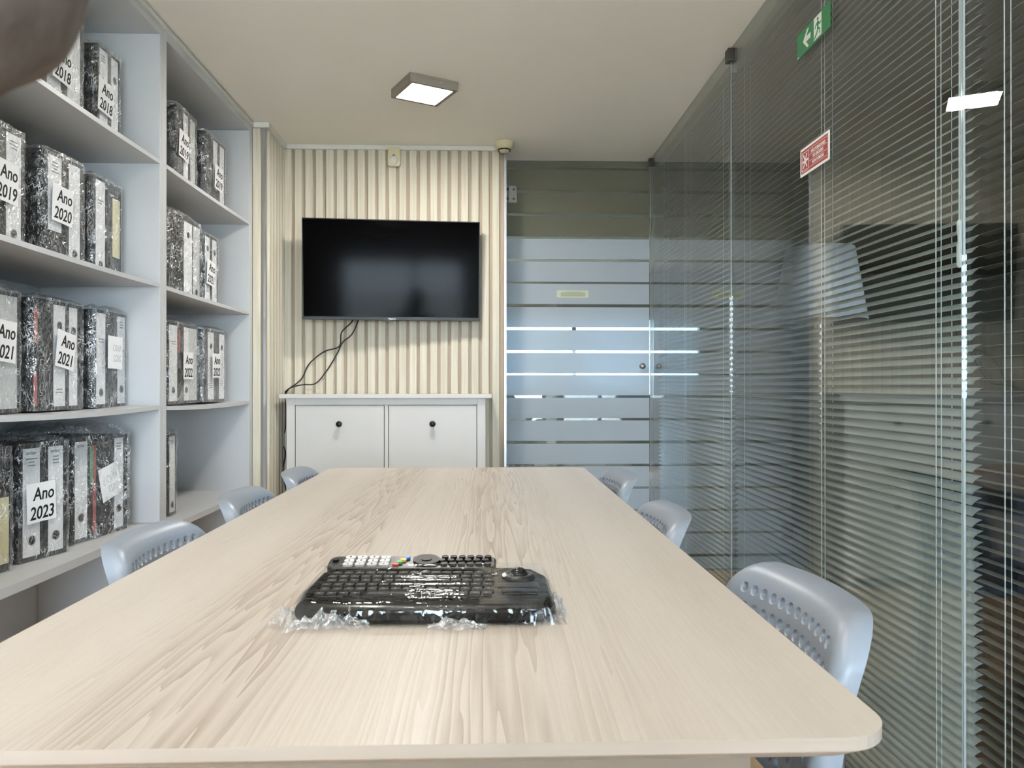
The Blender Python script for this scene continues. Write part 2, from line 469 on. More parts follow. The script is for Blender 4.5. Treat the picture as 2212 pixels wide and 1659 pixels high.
for k in range(6):
    o = bpy.data.objects.new('slat', sm); COL.objects.link(o); o.parent = wc
    o.location = (-1.072, 3.815 + .0548 * k, 0); o.rotation_euler = (0, 0, R(90))
box('corner_profile', 'alu', wc, -1.077, -1.066, 3.758, 3.775, 0, 2.293)
struct(box('trim_1', 'trimw', None, -1.058, .10, YW - .026, YW, 2.289, ZC - .001), 'white cornice strip above the slatted wall')
struct(box('trim_2', 'trimw', None, -1.072, -1.046, 3.76, YW - .002, 2.289, ZC - .001), 'white cornice strip along the slatted return')
struct(box('trim_3', 'trimw', None, -1.128, -1.046, 3.742, 3.76, 2.289, ZC - .001), 'short white cornice strip beside the bookcase top')
struct(box('trim_4', 'alu', None, .096, .108, YW - .03, YD + .02, 0, ZC - .004), 'bright aluminium edge profile beside the glass door')
# wall stub behind the slatted wall, seen from the office side
struct(box('wall_stub', 'offwall', None, XB - .12, .106, YD, YD + .03, 0, 2.5))

# ---- glass door with frosted strips
dr = struct(thing('door_1', None, None, (.108, YD, 0)), 'glass door with frosted horizontal strips beside the slatted wall')
DW = .809
box('door_glass', 'doorglass', dr, .004, DW, -.005, .005, .01, ZC - .012)
fs = MB().box(0, DW - .004, -.0066, -.0056, 0, .113).mesh('frosted_strip'); fs.materials.append(M['film'])
zlines = [2.258, 2.128, 1.998, 1.871, 1.744, 1.619, 1.489, 1.360, 1.232, 1.108, .981, .854, .724, .597, .470, .343, .216, .089]
fo = fs.copy(); fo.materials.clear(); fo.materials.append(M['filmolive'])
for z in zlines:
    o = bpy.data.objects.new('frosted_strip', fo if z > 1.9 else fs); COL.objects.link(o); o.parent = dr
    o.location = (.004, 0, z - .0065 - .113)
    if z - .1195 < .01: o.scale = (1, 1, .6); o.location.z = .012
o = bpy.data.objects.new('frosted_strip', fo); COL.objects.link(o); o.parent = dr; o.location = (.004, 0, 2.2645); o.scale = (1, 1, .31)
def door_hinge(z):
    h = MB().box(-.002, .012, -.016, .016, z - .047, z + .047).box(.016, .064, -.012, -.0055, z - .047, z + .047).build('hinge', 'steel', dr, .0015)
    for dz in (-.026, .026):
        MB().lathe([(.0, -.001), (.0065, -.001), (.0065, .0006)], 14, (.046, -.0122, z + dz), 'y').build('hinge_screw', 'darksteel', h)
        box('hinge_knuckle', 'black', h, .006, .018, -.0165, -.0122, z + dz - .006, z + dz + .006)
door_hinge(2.112); door_hinge(.22)
kn = MB().lathe([(.0, 0), (.011, 0), (.011, .012), (.016, .016), (.016, .034), (.013, .038), (0, .038)], 20, (.766, -.005, 1.152), 'y').build('door_knob', 'steel', dr)
st = MB().prism(rrect(.178, .040, .003, 3, .377, 1.556), -.0074, -.0067).build('door_sticker', 'sticker', dr)
MB().prism([(.310, 1.543), (.448, 1.543), (.448, 1.564), (.42, 1.568), (.38, 1.5695), (.34, 1.568), (.31, 1.564)], -.0079, -.0074).build('sticker_centre', 'stickerdk', st)

# ---- glass partition: three frameless panes, clamped to the ceiling
panes = [(2.876, YD - .007, 'far frameless glass pane beside the frosted door'), (1.463, 2.870, 'middle frameless glass pane carrying the exit sign'), (-.9, 1.457, 'near frameless glass pane at the right edge')]
for i, (a, b, lb) in enumerate(panes):
    t = struct(thing('window_%d' % (i + 1), None, None, (XG, 0, 0)), lb)
    box('glass_pane', 'glass', t, -.005, .005, a, b, .012, ZC - .002)
    e = MB(); e.box(-.0022, .0022, a - .0012, a, .012, ZC - .002); e.box(-.0022, .0022, b, b + .0012, .012, ZC - .002)
    e.build('polished_edge', 'clearwand', t)
    if i == 0:
        box('ceiling_clip', 'darksteel', t, -.018, .018, YD - .05, YD - .015, ZC - .052, ZC - .003, .002)
        box('ceiling_clip', 'darksteel', t, -.018, .018, a - .025, a + .015, ZC - .05, ZC - .003, .002)
    box('floor_channel', 'alu', t, -.012, .012, a, b, 0, .02)
struct(box('wall_right', 'wallw', None, XG - .05, XG + .05, YR, -.905, 0, ZC), 'painted wall behind the near end of the glass partition')

# ---- office beyond the partition
struct(box('floor_office', 'offfloor', None, XG + .07, 7, YR - .1, 10.1, -.06, 0), 'brown office floor beyond the glass')
struct(box('floor_corridor', 'offfloor', None, -3, XG + .07, YD + .02, 10.1, -.06, 0))
struct(box('ceiling_office', 'offceil', None, XG + .07, 7, YR - .1, 10.1, 2.52, 2.6))
struct(box('ceiling_corridor', 'offceil', None, -3, XG + .07, YD + .03, 10.1, 2.52, 2.6))
struct(box('wall_office_right', 'offwall', None, 7, 7.1, YR - .1, 10.1, 0, 2.52))
struct(box('wall_office_left', 'offwall', None, -3.1, -3, YD, 10.1, 0, 2.52))
m = MB(); a, b = YR - .2, YR - .1
m.box(XG + .05, 2.5, a, b, 0, 2.52); m.box(5.3, 7, a, b, 0, 2.52); m.box(2.5, 5.3, a, b, 0, .9); m.box(2.5, 5.3, a, b, 2.1, 2.52)
struct(m.build('wall_office_near', 'offwall'), 'office wall with the added window behind the partition')
wn = struct(thing('window_6', None, None, (3.9, YR - .15, 1.5)), 'added office window beside the meeting room, to light the lamp shade')  # unseen window, added so daylight reaches the lamp shade from the front
m = MB(); m.box(-1.4, 1.4, -.03, .03, -.6, -.55); m.box(-1.4, 1.4, -.03, .03, .55, .6)
for x in (-1.375, 0, 1.375): m.box(x - .025, x + .025, -.03, .03, -.55, .55)
m.build('window_frame', 'winframe', wn)
box('window_pane', 'wineglass', wn, -1.35, 1.35, -.004, .004, -.55, .55)
m = MB(); m.box(-3, -1, 10, 10.1, 0, 2.52); m.box(2.2, 7, 10, 10.1, 0, 2.52); m.box(-1, 2.2, 10, 10.1, 0, .88); m.box(-1, 2.2, 10, 10.1, 1.95, 2.52)
struct(m.build('wall_office_far', 'offwall'), 'far office wall with a long strip window')
wn = struct(thing('window_5', None, None, (.6, 10.05, 1.415)), 'long strip window far behind the frosted door')
m = MB(); m.box(-1.6, 1.6, -.03, .03, -.535, -.49); m.box(-1.6, 1.6, -.03, .03, .49, .535)
for x in (-1.575, -.5, .55, 1.575): m.box(x - .025, x + .025, -.03, .03, -.49, .49)
m.build('window_frame', 'winframe', wn)
box('window_pane', 'wineglass', wn, -1.55, 1.55, -.004, .004, -.49, .49)
struct(box('ground', 'ground', None, -40, 40, -40, 60, -.3, -.1), 'pavement outside the windows')
fc = struct(box('facade_opposite', 'facade', None, -12, 16, 17, 17.5, -.1, 7), 'neighbouring facade across the street')
for i in range(9):
    box('facade_window', 'winframe', fc, -10.5 + i * 2.8, -9.3 + i * 2.8, 16.96, 17.0, .8, 2.4)

# ================================================================== BOOKCASES AND BINDERS
def sag_shelf(parent, y0, y1, ztop, th, sag, x0=XB + .01, x1=XS, name='shelf'):
    n = 14; m = MB(); vs = []
    for i in range(n + 1):
        t = i / n; z = ztop - sag * 4 * t * (1 - t); y = y0 + (y1 - y0) * t
        vs += [(x0, y, z - th), (x1, y, z - th), (x1, y, z), (x0, y, z)]
    fs = [(0, 1, 2, 3), tuple(n * 4 + k for k in (3, 2, 1, 0))]
    for i in range(n):
        for k in range(4):
            a, b = i * 4 + k, i * 4 + (k + 1) % 4
            fs.append((a, a + 4, b + 4, b))
    m.add(vs, fs)
    return m.build(name, 'melamine', parent)
def bookcase(label, y0, y1, tl, tr, shelves):
    t = thing('bookcase', label, 'bookcase', (0, 0, 0))
    box('side_panel', 'melamine', t, XB + .006, XS, y0, y0 + tl, 0, 2.296, .0015)
    box('side_panel', 'melamine', t, XB + .006, XS, y1 - tr, y1, 0, 2.296, .0015)
    box('top_panel', 'melamine', t, XB + .006, XS + .002, y0 + tl, y1 - tr, 2.262, 2.290, .0015)
    box('cornice', 'edging', t, XS - .01, XS + .012, y0, y1, 2.288, 2.306, .002)
    box('back_panel', 'melamine', t, XB + .001, XB + .006, y0, y1, 0, 2.29)
    for z, th, sg in shelves: sag_shelf(t, y0 + tl, y1 - tr, z, th, sg)
    return t
bookcase('white open bookcase nearest the camera, full of wrapped binders', 1.70, 2.731, .027, .027,
         [(1.826, .014, .004), (1.398, .014, .004), (.975, .014, .008), (.569, .024, .003)])
bookcase('white open bookcase next to the slatted wall', 2.731, 3.758, .029, .045,
         [(1.826, .014, .004), (1.396, .014, .003), (.970, .014, .007), (.543, .022, .002)])

PERM = random.Random(11)
def make_wrap(parent, W, D, H, name='plastic_wrap', mat='wrap', peak=.02, amp=.004, seed=0):
    rnd = random.Random(seed); m = MB()
    nx, ny, nz = max(6, int(W / .009)), 20, 34
    per = []
    for i in range(nx): per.append((W * i / nx, 0, 0, -1))
    for i in range(ny): per.append((W, D * i / ny, 1, 0))
    for i in range(nx): per.append((W * (1 - i / nx), D, 0, 1))
    for i in range(ny): per.append((0, D * (1 - i / ny), -1, 0))
    n = len(per); rows = []
    off = Vector((seed * 3.7, seed * 1.3, 0))
    for j in range(nz + 1):
        z = .0015 + (H + .004) * j / nz; row = []
        for (x, y, ax, ay) in per:
            q = Vector((x * 38, y * 14, z * 16)) + off
            e = .004 + amp * (abs(noise.noise(q)) * 1.6 + abs(noise.noise(q * 2.7)) * .9) * (.35 if ay == 1 else 1) + rnd.random() * .0022
            row.append((x + ax * e, y + ay * e, z))
        rows.append(row)
    for s, h in ((.93, .35), (.78, .8), (.55, 1.0), (.25, .55), (.02, .5)):
        row = []
        for (x, y, ax, ay) in per:
            q = Vector((x * 20, y * 9, 5.)) + off
            z = H + .006 + peak * h * (.35 + 1.1 * abs(noise.noise(q))) + rnd.random() * .003
            row.append((W / 2 + (x - W / 2) * s, D * .3 + (y - D * .3) * s, z))
        rows.append(row)
    vs = [p for r_ in rows for p in r_]; fs = []
    for j in range(len(rows) - 1):
        for k in range(n):
            a, b = j * n + k, j * n + (k + 1) % n
            fs.append((a, b, b + n, a + n))
    m.add(vs, fs)
    return m.build(name, mat, parent)

PRINT = {}
def print_lines(w_, kind):
    """tiny illegible printed lines on a label"""
    if (w_, kind) not in PRINT:
        m = MB(); rr = random.Random(int(w_ * 1000) + ord(kind))
        for k in range({'a': 3, 'b': 4, 'c': 2}[kind]):
            l = w_ * (.35 + .35 * rr.random()); m.box(-l / 2, l / 2, -.0002, 0, -k * .009, -k * .009 + .0032)
        me = m.mesh('label_print'); me.materials.append(M['inkgrey']); PRINT[(w_, kind)] = me
    return PRINT[(w_, kind)]
RING = {}
def binder(parent, x0, wd, spec, h=.315, d=.283):
    """spec: None or dict(col, w, z0, z1, ring, pr, brand)"""
    b = MB(); t = .0028
    b.box(x0 + .0006, x0 + wd - .0006, 0, t, 0, h)
    b.box(x0 + .0006, x0 + t, t, d, 0, h); b.box(x0 + wd - t, x0 + wd - .0006, t, d, 0, h)
    o = b.build('binder', 'binder', parent)
    box('paper_stack', 'sheets', o, x0 + t + .002, x0 + wd - t - .004, .012, d - .012, .006, h - .018)
    xc = x0 + wd / 2
    ringz = (spec or {}).get('ring')
    if spec:
        lw = spec.get('w', .052); z0, z1 = spec.get('z0', .012), spec.get('z1', h - .010); xc += spec.get('dx', 0)
        lb = box('spine_label', spec.get('col', 'paper'), o, xc - lw / 2, xc + lw / 2, -.0008, 0, z0, z1)
        if spec.get('pr'):
            q = bpy.data.objects.new('label_print', print_lines(lw, spec['pr'])); COL.objects.link(q); q.parent = o
            q.location = (xc, -.0009, spec.get('prz', z1 - .02))
        if spec.get('brand'):
            lettering(spec['brand'], .0135, 'inkgrey', o, xc, -.0011, z1 - .012, name='label_lettering')
    if ringz:
        if 'r' not in RING:
            prof = [(.0095, -.0004), (.0115, .0012), (.013, .0012), (.0136, -.0004)]
            me = MB().lathe(prof, 20, (0, 0, 0), 'y').mesh('finger_ring'); me.materials.append(M['steel']); RING['r'] = me
            me = MB().lathe([(.0, 0), (.0098, 0), (.0098, .0011)], 18, (0, 0, 0), 'y').mesh('finger_hole'); me.materials.append(M['black']); RING['h'] = me
        for nm, k in (('finger_ring', 'r'), ('finger_hole', 'h')):
            q = bpy.data.objects.new(nm, RING[k]); COL.objects.link(q); q.parent = o; q.location = (xc, -.0009, ringz)
    return o

def wh(**k): return dict(dict(col='paper'), **k)
def pale(**k): return dict(dict(col='paperpale', w=.058), **k)
def bundle(label, x, y0, y1, z, binders, sign=None, rz=0., wrap='wrap', tabs=(), h=.315, peak=.02, seed=1, amp=.004):
    """a shrink-wrapped block of lever-arch binders: local x runs along the shelf, -y faces the room"""
    W = y1 - y0
    t = thing('binder_bundle', label, 'binders', (x, y0, z), R(90) - rz, 'film-wrapped binder bundles on the bookcases')
    wd = W / len(binders)
    for i, s in enumerate(binders): binder(t, i * wd, wd, s, h)
    for (tx, tz0, tz1, tm) in tabs: box('divider_tab', tm, t, tx, tx + .011, -.0035, .0, tz0, tz1)
    make_wrap(t, W, .283, h, mat=wrap, peak=peak, seed=seed, amp=amp)
    if sign:
        sx, sz, txt, roll = sign[:4]; faint = len(sign) > 4
        w_, h_ = .098, .108
        pts = [(-w_ / 2, -h_ / 2), (0, -h_ / 2 + .001), (w_ / 2, -h_ / 2), (w_ / 2, h_ / 2), (.01, h_ / 2 - .001), (-w_ / 2, h_ / 2)]
        c, s_ = math.cos(roll), math.sin(roll)
        pts = [(sx + a * c - b * s_, sz + a * s_ + b * c) for a, b in pts]
        sg = MB().prism(pts, -.0142, -.0135).build('year_sign', 'paper', t)
        lettering(txt, .049 if not faint else .032, 'ink' if not faint else 'inkfaint', sg, sx + (.006 if not faint else .012), -.0146, sz - .002,
                  shear=.16 if not faint else 0., roll=-roll, mirror=faint, spacing=1.05, sx=.84)
    return t

S1, S2, S3, S4, S4R = 1.8235, 1.396, .971, .5675, .5425
XL, XR = -1.24, -1.205
L = 'film-wrapped binders '
bundle('film-wrapped binders marked 2018, left one on the top shelf', XL, 2.195, 2.406, S1, [pale(w=.07), wh(w=.07, pr='a')], (.074, .150, 'Ano\n2018', R(-3)), seed=1, amp=.006)
bundle('film-wrapped binders marked 2018, right one on the top shelf', XL, 2.497, 2.645, S1, [wh(pr='a'), wh(ring=.235, w=.045)], (.026, .147, 'Ano\n2018', R(-4)), seed=2, amp=.005)
bundle('film-wrapped binders marked 2019, second shelf, cut by the left picture edge', XL, 1.925, 2.105, S2, [wh(w=.045), wh(ring=.045, pr='a', w=.062)], (.085, .170, 'Ano\n2019', R(-2)), seed=3)
bundle('film-wrapped binders marked 2020 beside a bundle with a cream label', XL, 2.201, 2.392, S2, [wh(w=.062, z0=.09, pr='b'), wh(ring=.04, w=.055)], (.064, .168, 'Ano\n2020', R(-3)), seed=4, rz=R(3))
bundle('film-wrapped binders without a sign, with a cream spine label', XL, 2.468, 2.655, S2, [wh(w=.058, ring=.035, pr='c', prz=.24), dict(col='cream', w=.05, z0=.075, z1=.27, dx=.012)], None, wrap='wrapk', seed=5)
bundle('film-wrapped pale binders marked 2021, third shelf, cut by the left picture edge', XL, 1.885, 2.088, S3, [wh(ring=.245, w=.07, pr='b', prz=.08), pale(w=.075)], (.116, .186, 'Ano\n2021', R(-4)), seed=6)
bundle('film-wrapped binders marked 2021 with a red divider tab', XL, 2.150, 2.405, S3, [None, wh(ring=.245, w=.06, pr='c', prz=.06), wh(ring=.235, w=.045, dx=-.01)], (.138, .175, 'Ano\n2021', R(-9)), tabs=[(.003, .19, .285, 'redtab'), (.001, .015, .11, 'redtab')], seed=7)
bundle('film-wrapped binders with a blank turned-over sign on the third shelf', XL, 2.475, 2.690, S3, [wh(ring=.05, w=.056, pr='c', prz=.22, dx=-.01), wh(ring=.06, w=.052, dx=.02, pr='a')], (.112, .181, 'ANO\n2022', R(-1), 1), seed=8)
bundle('film-wrapped binders with a large cream label, at the bottom left corner', -1.262, 1.86, 2.03, S4, [None, dict(col='cream', w=.075, z0=.02, z1=.19, ring=.24)], None, rz=R(12), seed=9, amp=.006)
bundle('film-wrapped pair of white-spined binders marked 2023, bottom shelf', -1.244, 2.090, 2.257, S4, [wh(ring=.055, w=.056, brand='ambar:', pr='a', prz=.275), wh(ring=.055, w=.052, brand='ambar:', pr='a', prz=.275)], (.062, .158, 'Ano\n2023', R(2)), rz=R(14), seed=10)
bundle('bulky film-wrapped binders with a tilted blank sign, bottom shelf', -1.236, 2.332, 2.612, S4, [wh(ring=.075, w=.056, brand='ambar:'), None, wh(ring=.075, w=.045, pr='a')], (.168, .170, 'ANO\n2023', R(14), 1), rz=R(8), wrap='wrap', tabs=[(.088, .17, .29, 'greentab'), (.102, .02, .29, 'redtab')], peak=.05, seed=11, amp=.012)
bundle('film-wrapped binders marked 2019, left one on the top shelf by the slats', XR, 3.015, 3.235, S1, [None, wh(w=.045, ring=.03, pr='c'), pale(w=.05)], (.060, .165, 'Ano\n2019', R(-5)), seed=12, amp=.005)
bundle('film-wrapped binders marked 2019, right one on the top shelf by the slats', XR, 3.335, 3.590, S1, [None, wh(w=.05, z0=.09), wh(w=.055, ring=.03)], (.135, .142, 'Ano\n2019', R(-3)), seed=13, amp=.005)
bundle('film-wrapped binders without a sign, white spine and heavy crinkled film', XR, 2.925, 3.285, S2, [None, None, wh(ring=.255, w=.085, pr='c', prz=.03), pale(ring=.035, w=.07)], None, wrap='wrap', seed=14, amp=.009, peak=.04)
bundle('film-wrapped binders marked 2021 on the second shelf by the slats', XR, 3.325, 3.495, S2, [wh(ring=.24, w=.055, pr='b', prz=.08), wh(ring=.235, w=.055)], (.050, .134, 'Ano\n2021', R(-6)), seed=15, h=.30)
bundle('film-wrapped binders marked 2022, left one beside the divider', XR, 2.955, 3.250, S3, [wh(ring=.055, w=.075, pr='c', prz=.24), wh(ring=.055, w=.048, dx=.03), pale(w=.085)], (.165, .152, 'Ano\n2022', R(0)), tabs=[(.098, .2, .29, 'redtab')], seed=16, amp=.006)
bundle('film-wrapped binders marked 2022, right one near the slatted wall', XR, 3.310, 3.585, S3, [wh(ring=.245, w=.072, dx=.03, pr='a', prz=.08), wh(ring=.245, w=.065, dx=.03, pr='a', prz=.09)], (.132, .160, 'Ano\n2022', R(1)), seed=17)
bundle('single film-wrapped binder alone on the lowest shelf', -1.215, 2.985, 3.055, S4R, [wh(ring=.04, w=.05, pr='c')], None, wrap='wrapk', seed=18, amp=.007)

# ================================================================== TABLE
TX0, TX1, TY0, TY1, TZ = -.572, .361, .652, 2.852, .74
tb = thing('meeting_table', 'long pale ash meeting table with rounded corners', 'table', ((TX0 + TX1) / 2, (TY0 + TY1) / 2, 0))
tw, tl = TX1 - TX0, TY1 - TY0
def top_mesh():
    m = MB(); prof = [(-.0012, 0.), (0., -.0012), (0., -.0115), (.001, -.0128), (.030, -.030)]
    rings = []
    for ins, dz in [(.0035, 0.0)] + [(p[0] + .0012 if i == 0 else p[0], p[1]) for i, p in enumerate(prof)]:
        rings.append([(x, y, TZ + dz) for x, y in rrect(tw - 2 * ins, tl - 2 * ins, max(.05 - ins, .012), 8)])
    n = len(rings[0]); vs = [p for r_ in rings for p in r_]; fs = [tuple(range(n)), tuple(range(len(vs) - 1, len(vs) - n - 1, -1))]
    fe = []
    for i in range(len(rings) - 1):
        for k in range(n):
            a, b = i * n + k, i * n + (k + 1) % n
            (fs if i == 0 else fe).append((a, b, b + n, a + n))
    e = MB().add(vs, fe, False)
    return m.add(vs, fs), e
tm_, te_ = top_mesh()
tt = tm_.build('table_top', 'ash', tb); te_.build('edge_band', 'ashedge', tb)
m = MB(); a, b = tw / 2 - .10, tl / 2 - .10
m.box(-a, a, -b, -b + .022, .655, .7095); m.box(-a, a, b - .022, b, .655, .7095); m.box(-a, -a + .022, -b + .022, b - .022, .655, .7095); m.box(a - .022, a, -b + .022, b - .022, .655, .7095)
m.build('apron', 'apron', tb)
for sx in (-1, 1):
    for sy in (-1, 1):
        MB().tube([(sx * (a - .03), sy * (b - .03), .7095), (sx * (a - .005), sy * (b - .005), .0)], [.026, .018], 14).build('table_leg', 'apron', tb)

# ================================================================== CHAIRS
def shell(rows, cols, du, dv, A, B, rad, hr, place, depth=.03):
    """moulded plastic panel with staggered round holes and a rolled rim"""
    m = MB(); bm = bmesh.new(); Wd, Hd = cols * du / 2, rows * dv / 2
    cache = {}
    def V(u, v, d=0.):
        k = (round(u, 5), round(v, 5), round(d, 5))
        if k not in cache:
            cu_, cv_ = Wd - .03, Hd - .03
            if abs(u) > cu_ and abs(v) > cv_ and d == 0.:
                du_, dv_ = abs(u) - cu_, abs(v) - cv_; l = math.hypot(du_, dv_)
                if l > .03: u, v = math.copysign(cu_ + .03 * du_ / l, u), math.copysign(cv_ + .03 * dv_ / l, v)
            cache[k] = bm.verts.new(place(u, v, d))
        return cache[k]
    def face(vs):
        vv = []
        for q in vs:
            if not vv or q is not vv[-1]: vv.append(q)
        if len(vv) > 2 and vv[0] is vv[-1]: vv.pop()
        if len(set(vv)) >= 3:
            try: bm.faces.new(vv).smooth = True
            except ValueError: pass
    def cell(u0, u1, v0, v1, hole):
        nu = max(1, round((u1 - u0) / du * 4)); nv = 4; P = []
        for i in range(nu): P.append((u0 + (u1 - u0) * i / nu, v0))
        for i in range(nv): P.append((u1, v0 + (v1 - v0) * i / nv))
        for i in range(nu): P.append((u1 - (u1 - u0) * i / nu, v1))
        for i in range(nv): P.append((u0, v1 - (v1 - v0) * i / nv))
        if not hole: face([V(*p) for p in P]); return
        cu, cv = (u0 + u1) / 2, (v0 + v1) / 2; n = len(P)
        ang = [math.atan2(p[1] - cv, p[0] - cu) for p in P]
        r0 = [(cu + hr * math.cos(a_), cv + hr * math.sin(a_)) for a_ in ang]
        r1 = [(cu + (hr - .0012) * math.cos(a_), cv + (hr - .0012) * math.sin(a_)) for a_ in ang]
        for i in range(n):
            j = (i + 1) % n
            face([V(*P[i]), V(*P[j]), V(*r0[j]), V(*r0[i])])
            face([V(*r0[i], .00001), V(*r0[j], .00001), V(*r1[j], .0015), V(*r1[i], .0015)])
            face([V(*r1[i], .00151), V(*r1[j], .00151), V(*r1[j], .009), V(*r1[i], .009)])
    for r in range(rows):
        v0 = -Hd + r * dv; v1 = v0 + dv
        if (r + rows) % 2:
            cell(-Wd, -Wd + du / 2, v0, v1, False)
            for c in range(cols - 1): cell(-Wd + du / 2 + c * du, -Wd + du / 2 + (c + 1) * du, v0, v1, True)
            cell(Wd - du / 2, Wd, v0, v1, False)
        else:
            for c in range(cols): cell(-Wd + c * du, -Wd + (c + 1) * du, v0, v1, True)
    per = []
    nn = cols * 4; mm = rows * 4
    for i in range(nn): per.append((-Wd + 2 * Wd * i / nn, -Hd))
    for i in range(mm): per.append((Wd, -Hd + 2 * Hd * i / mm))
    for i in range(nn): per.append((Wd - 2 * Wd * i / nn, Hd))
    for i in range(mm): per.append((-Wd, Hd - 2 * Hd * i / mm))
    def outline(A_, B_, r_):
        out = []
        for (u, v) in per:
            x, y = u / Wd * A_, v / Hd * B_; cx_, cy_ = A_ - r_, B_ - r_
            if abs(x) > cx_ and abs(y) > cy_:
                dx, dy = abs(x) - cx_, abs(y) - cy_; l = math.hypot(dx, dy)
                x = math.copysign(cx_ + r_ * dx / l, x); y = math.copysign(cy_ + r_ * dy / l, y)
            out.append((x, y))
        return out
    prev = [V(*p) for p in per]
    for e, d in ((0., .0006), (.007, .003), (.0135, .0085), (.0180, .017), (.0200, .026), (.0205, depth)):
        cur = [bm.verts.new(place(x, y, d)) for x, y in outline(A + e, B + e, rad + max(e, -.01))]
        n = len(cur)
        for i in range(n): face([prev[i], prev[(i + 1) % n], cur[(i + 1) % n], cur[i]])
        prev = cur
    bmesh.ops.recalc_face_normals(bm, faces=bm.faces)
    me = bpy.data.meshes.new('shell'); bm.to_mesh(me); bm.free()
    me.materials.append(M['chair']); return me
# backrest: local y is the way the sitter faces; rim rolls backwards
def back_place(u, v, d):
    z = .640 + v * math.cos(R(11)); y = -.205 - v * math.sin(R(11)) - d + 1.1 * u * u - .9 * max(0, v) ** 2
    return (u, y, z)
def seat_place(u, v, d):
    return (u, v, .448 - d - .9 * max(0, v - .08) ** 2 * 2 + .35 * u * u)
back_me = shell(8, 13, .0235, .0270, .164, .112, .040, .0082, back_place, .040)
seat_me = shell(13, 13, .0255, .0255, .176, .176, .042, .0072, seat_place, .034)
def make_chair():
    t = thing('chair', 'x', 'chair')
    o = bpy.data.objects.new('backrest', back_me); COL.objects.link(o); o.parent = t
    o = bpy.data.objects.new('seat', seat_me); COL.objects.link(o); o.parent = t
    for s in (-1, 1):
        x = s * .176
        MB().tube([(x * .92, .14, .425), (x * .98, .165, .40), (x * 1.04, .185, .0)], .0095, 10).build('front_leg', 'tube', t)
        MB().tube([(x * .78, -.226, .66), (x * .80, -.215, .55), (x * .86, -.20, .43), (x * .93, -.21, .30), (x * 1.0, -.225, .0)], .0095, 10).build('rear_leg', 'tube', t)
        MB().tube([(x * .92, .14, .424), (x * .93, -.20, .424)], .0085, 8).build('seat_rail', 'tube', t)
    MB().tube([(-.165, -.198, .424), (.165, -.198, .424)], .0075, 8).build('cross_rail', 'tube', t)
    return t
chair0 = make_chair(); first = [True]
def place_chair(x, y, face, label, skew=0.):
    t = chair0 if first[0] else copy_tree(chair0)
    first[0] = False
    t.location = (x, y, 0); t.rotation_euler = (0, 0, face + skew)
    tag(t, label, 'chair', 'blue-grey chairs around the meeting table'); return t
place_chair(.193, 1.035, R(90), 'blue-grey perforated chair nearest the camera, right of the table', R(3))
place_chair(.156, 1.700, R(90), 'blue-grey perforated chair in the middle, right of the table', R(-1))
place_chair(.178, 2.390, R(90), 'blue-grey perforated chair farthest away, right of the table', R(2))
place_chair(-.385, 1.46, R(-90), 'blue-grey perforated chair nearest the camera, left of the table', R(-1))
place_chair(-.378, 2.00, R(-90), 'blue-grey perforated chair in the middle, left of the table', R(1))
place_chair(-.362, 2.51, R(-90), 'blue-grey perforated chair farthest away, left of the table', R(1))

# ================================================================== KEYBOARD AND REMOTE
KX, KY = -.078, 1.075
kb = thing('keyboard', 'black keyboard sealed in clear cling film on the table', 'keyboard', (KX, KY, TZ), R(-1))
# chunky wedge body with chamfered outline
def kb_body():
    m = MB()
    out = [(-.150, .085), (-.168, .06), (-.172, -.03), (-.166, -.085), (-.150, -.098), (-.06, -.104), (.06, -.104), (.140, -.104), (.160, -.094), (.170, -.07), (.168, .04), (.150, .078), (.12, .085)]
    def zt(y): return .026 + (y + .1) * .022
    rings = []
    for sc_, off in ((.97, 'b'), (1.0, 'm'), (1.0, 't'), (.955, 'u')):
        rr = []
        for x, y in out:
            z = {'b': .002, 'm': .008, 't': zt(y) - .009, 'u': zt(y)}[off]
            rr.append((x * sc_, y * sc_, z))
        rings.append(rr)
    n = len(out); vs = [p for r_ in rings for p in r_]; fs = [tuple(range(n)), tuple(range(3 * n, 4 * n))]
    for i in range(3):
        for k in range(n):
            a_, b_ = i * n + k, i * n + (k + 1) % n
            fs.append((a_, b_, b_ + n, a_ + n))
    return m.add(vs, fs)
kb_body().build('keyboard_body', 'gloss', kb, .003)
def ztop(y): return .0262 + (y + .1) * .022
km = MB(); km.add([(-.0072, -.0062, 0), (.0072, -.0062, 0), (.0072, .0062, 0), (-.0072, .0062, 0), (-.0060, -.0048, .0032), (.0060, -.0048, .0032), (.0060, .0052, .0032), (-.0060, .0052, .0032)],
       [(0, 3, 2, 1), (4, 5, 6, 7), (0, 1, 5, 4), (1, 2, 6, 5), (2, 3, 7, 6), (3, 0, 4, 7)])
kme = km.mesh('key'); kme.materials.append(M['key'])
lme = MB().box(-.0022, .0012, -.001, .0022, .0031, .0034).mesh('key_legend'); lme.materials.append(M['inkgrey'])
for r in range(6):
    y = -.058 + r * .0205
    c = 0; n = 15
    while c < n:
        x = -.140 + c * .0157 + (r % 2) * .003
        o = bpy.data.objects.new('key', kme); COL.objects.link(o); o.parent = kb
        wide = 5 if (r == 0 and c == 4) else 1
        o.scale = (1 + (wide - 1) * 1.02, 1, 1); o.location = (x + (wide - 1) * .00785, y, ztop(y)); o.rotation_euler = (math.atan(.022), 0, 0)
        if wide == 1:
            q = bpy.data.objects.new('key_legend', lme); COL.objects.link(q); q.parent = o
        c += wide
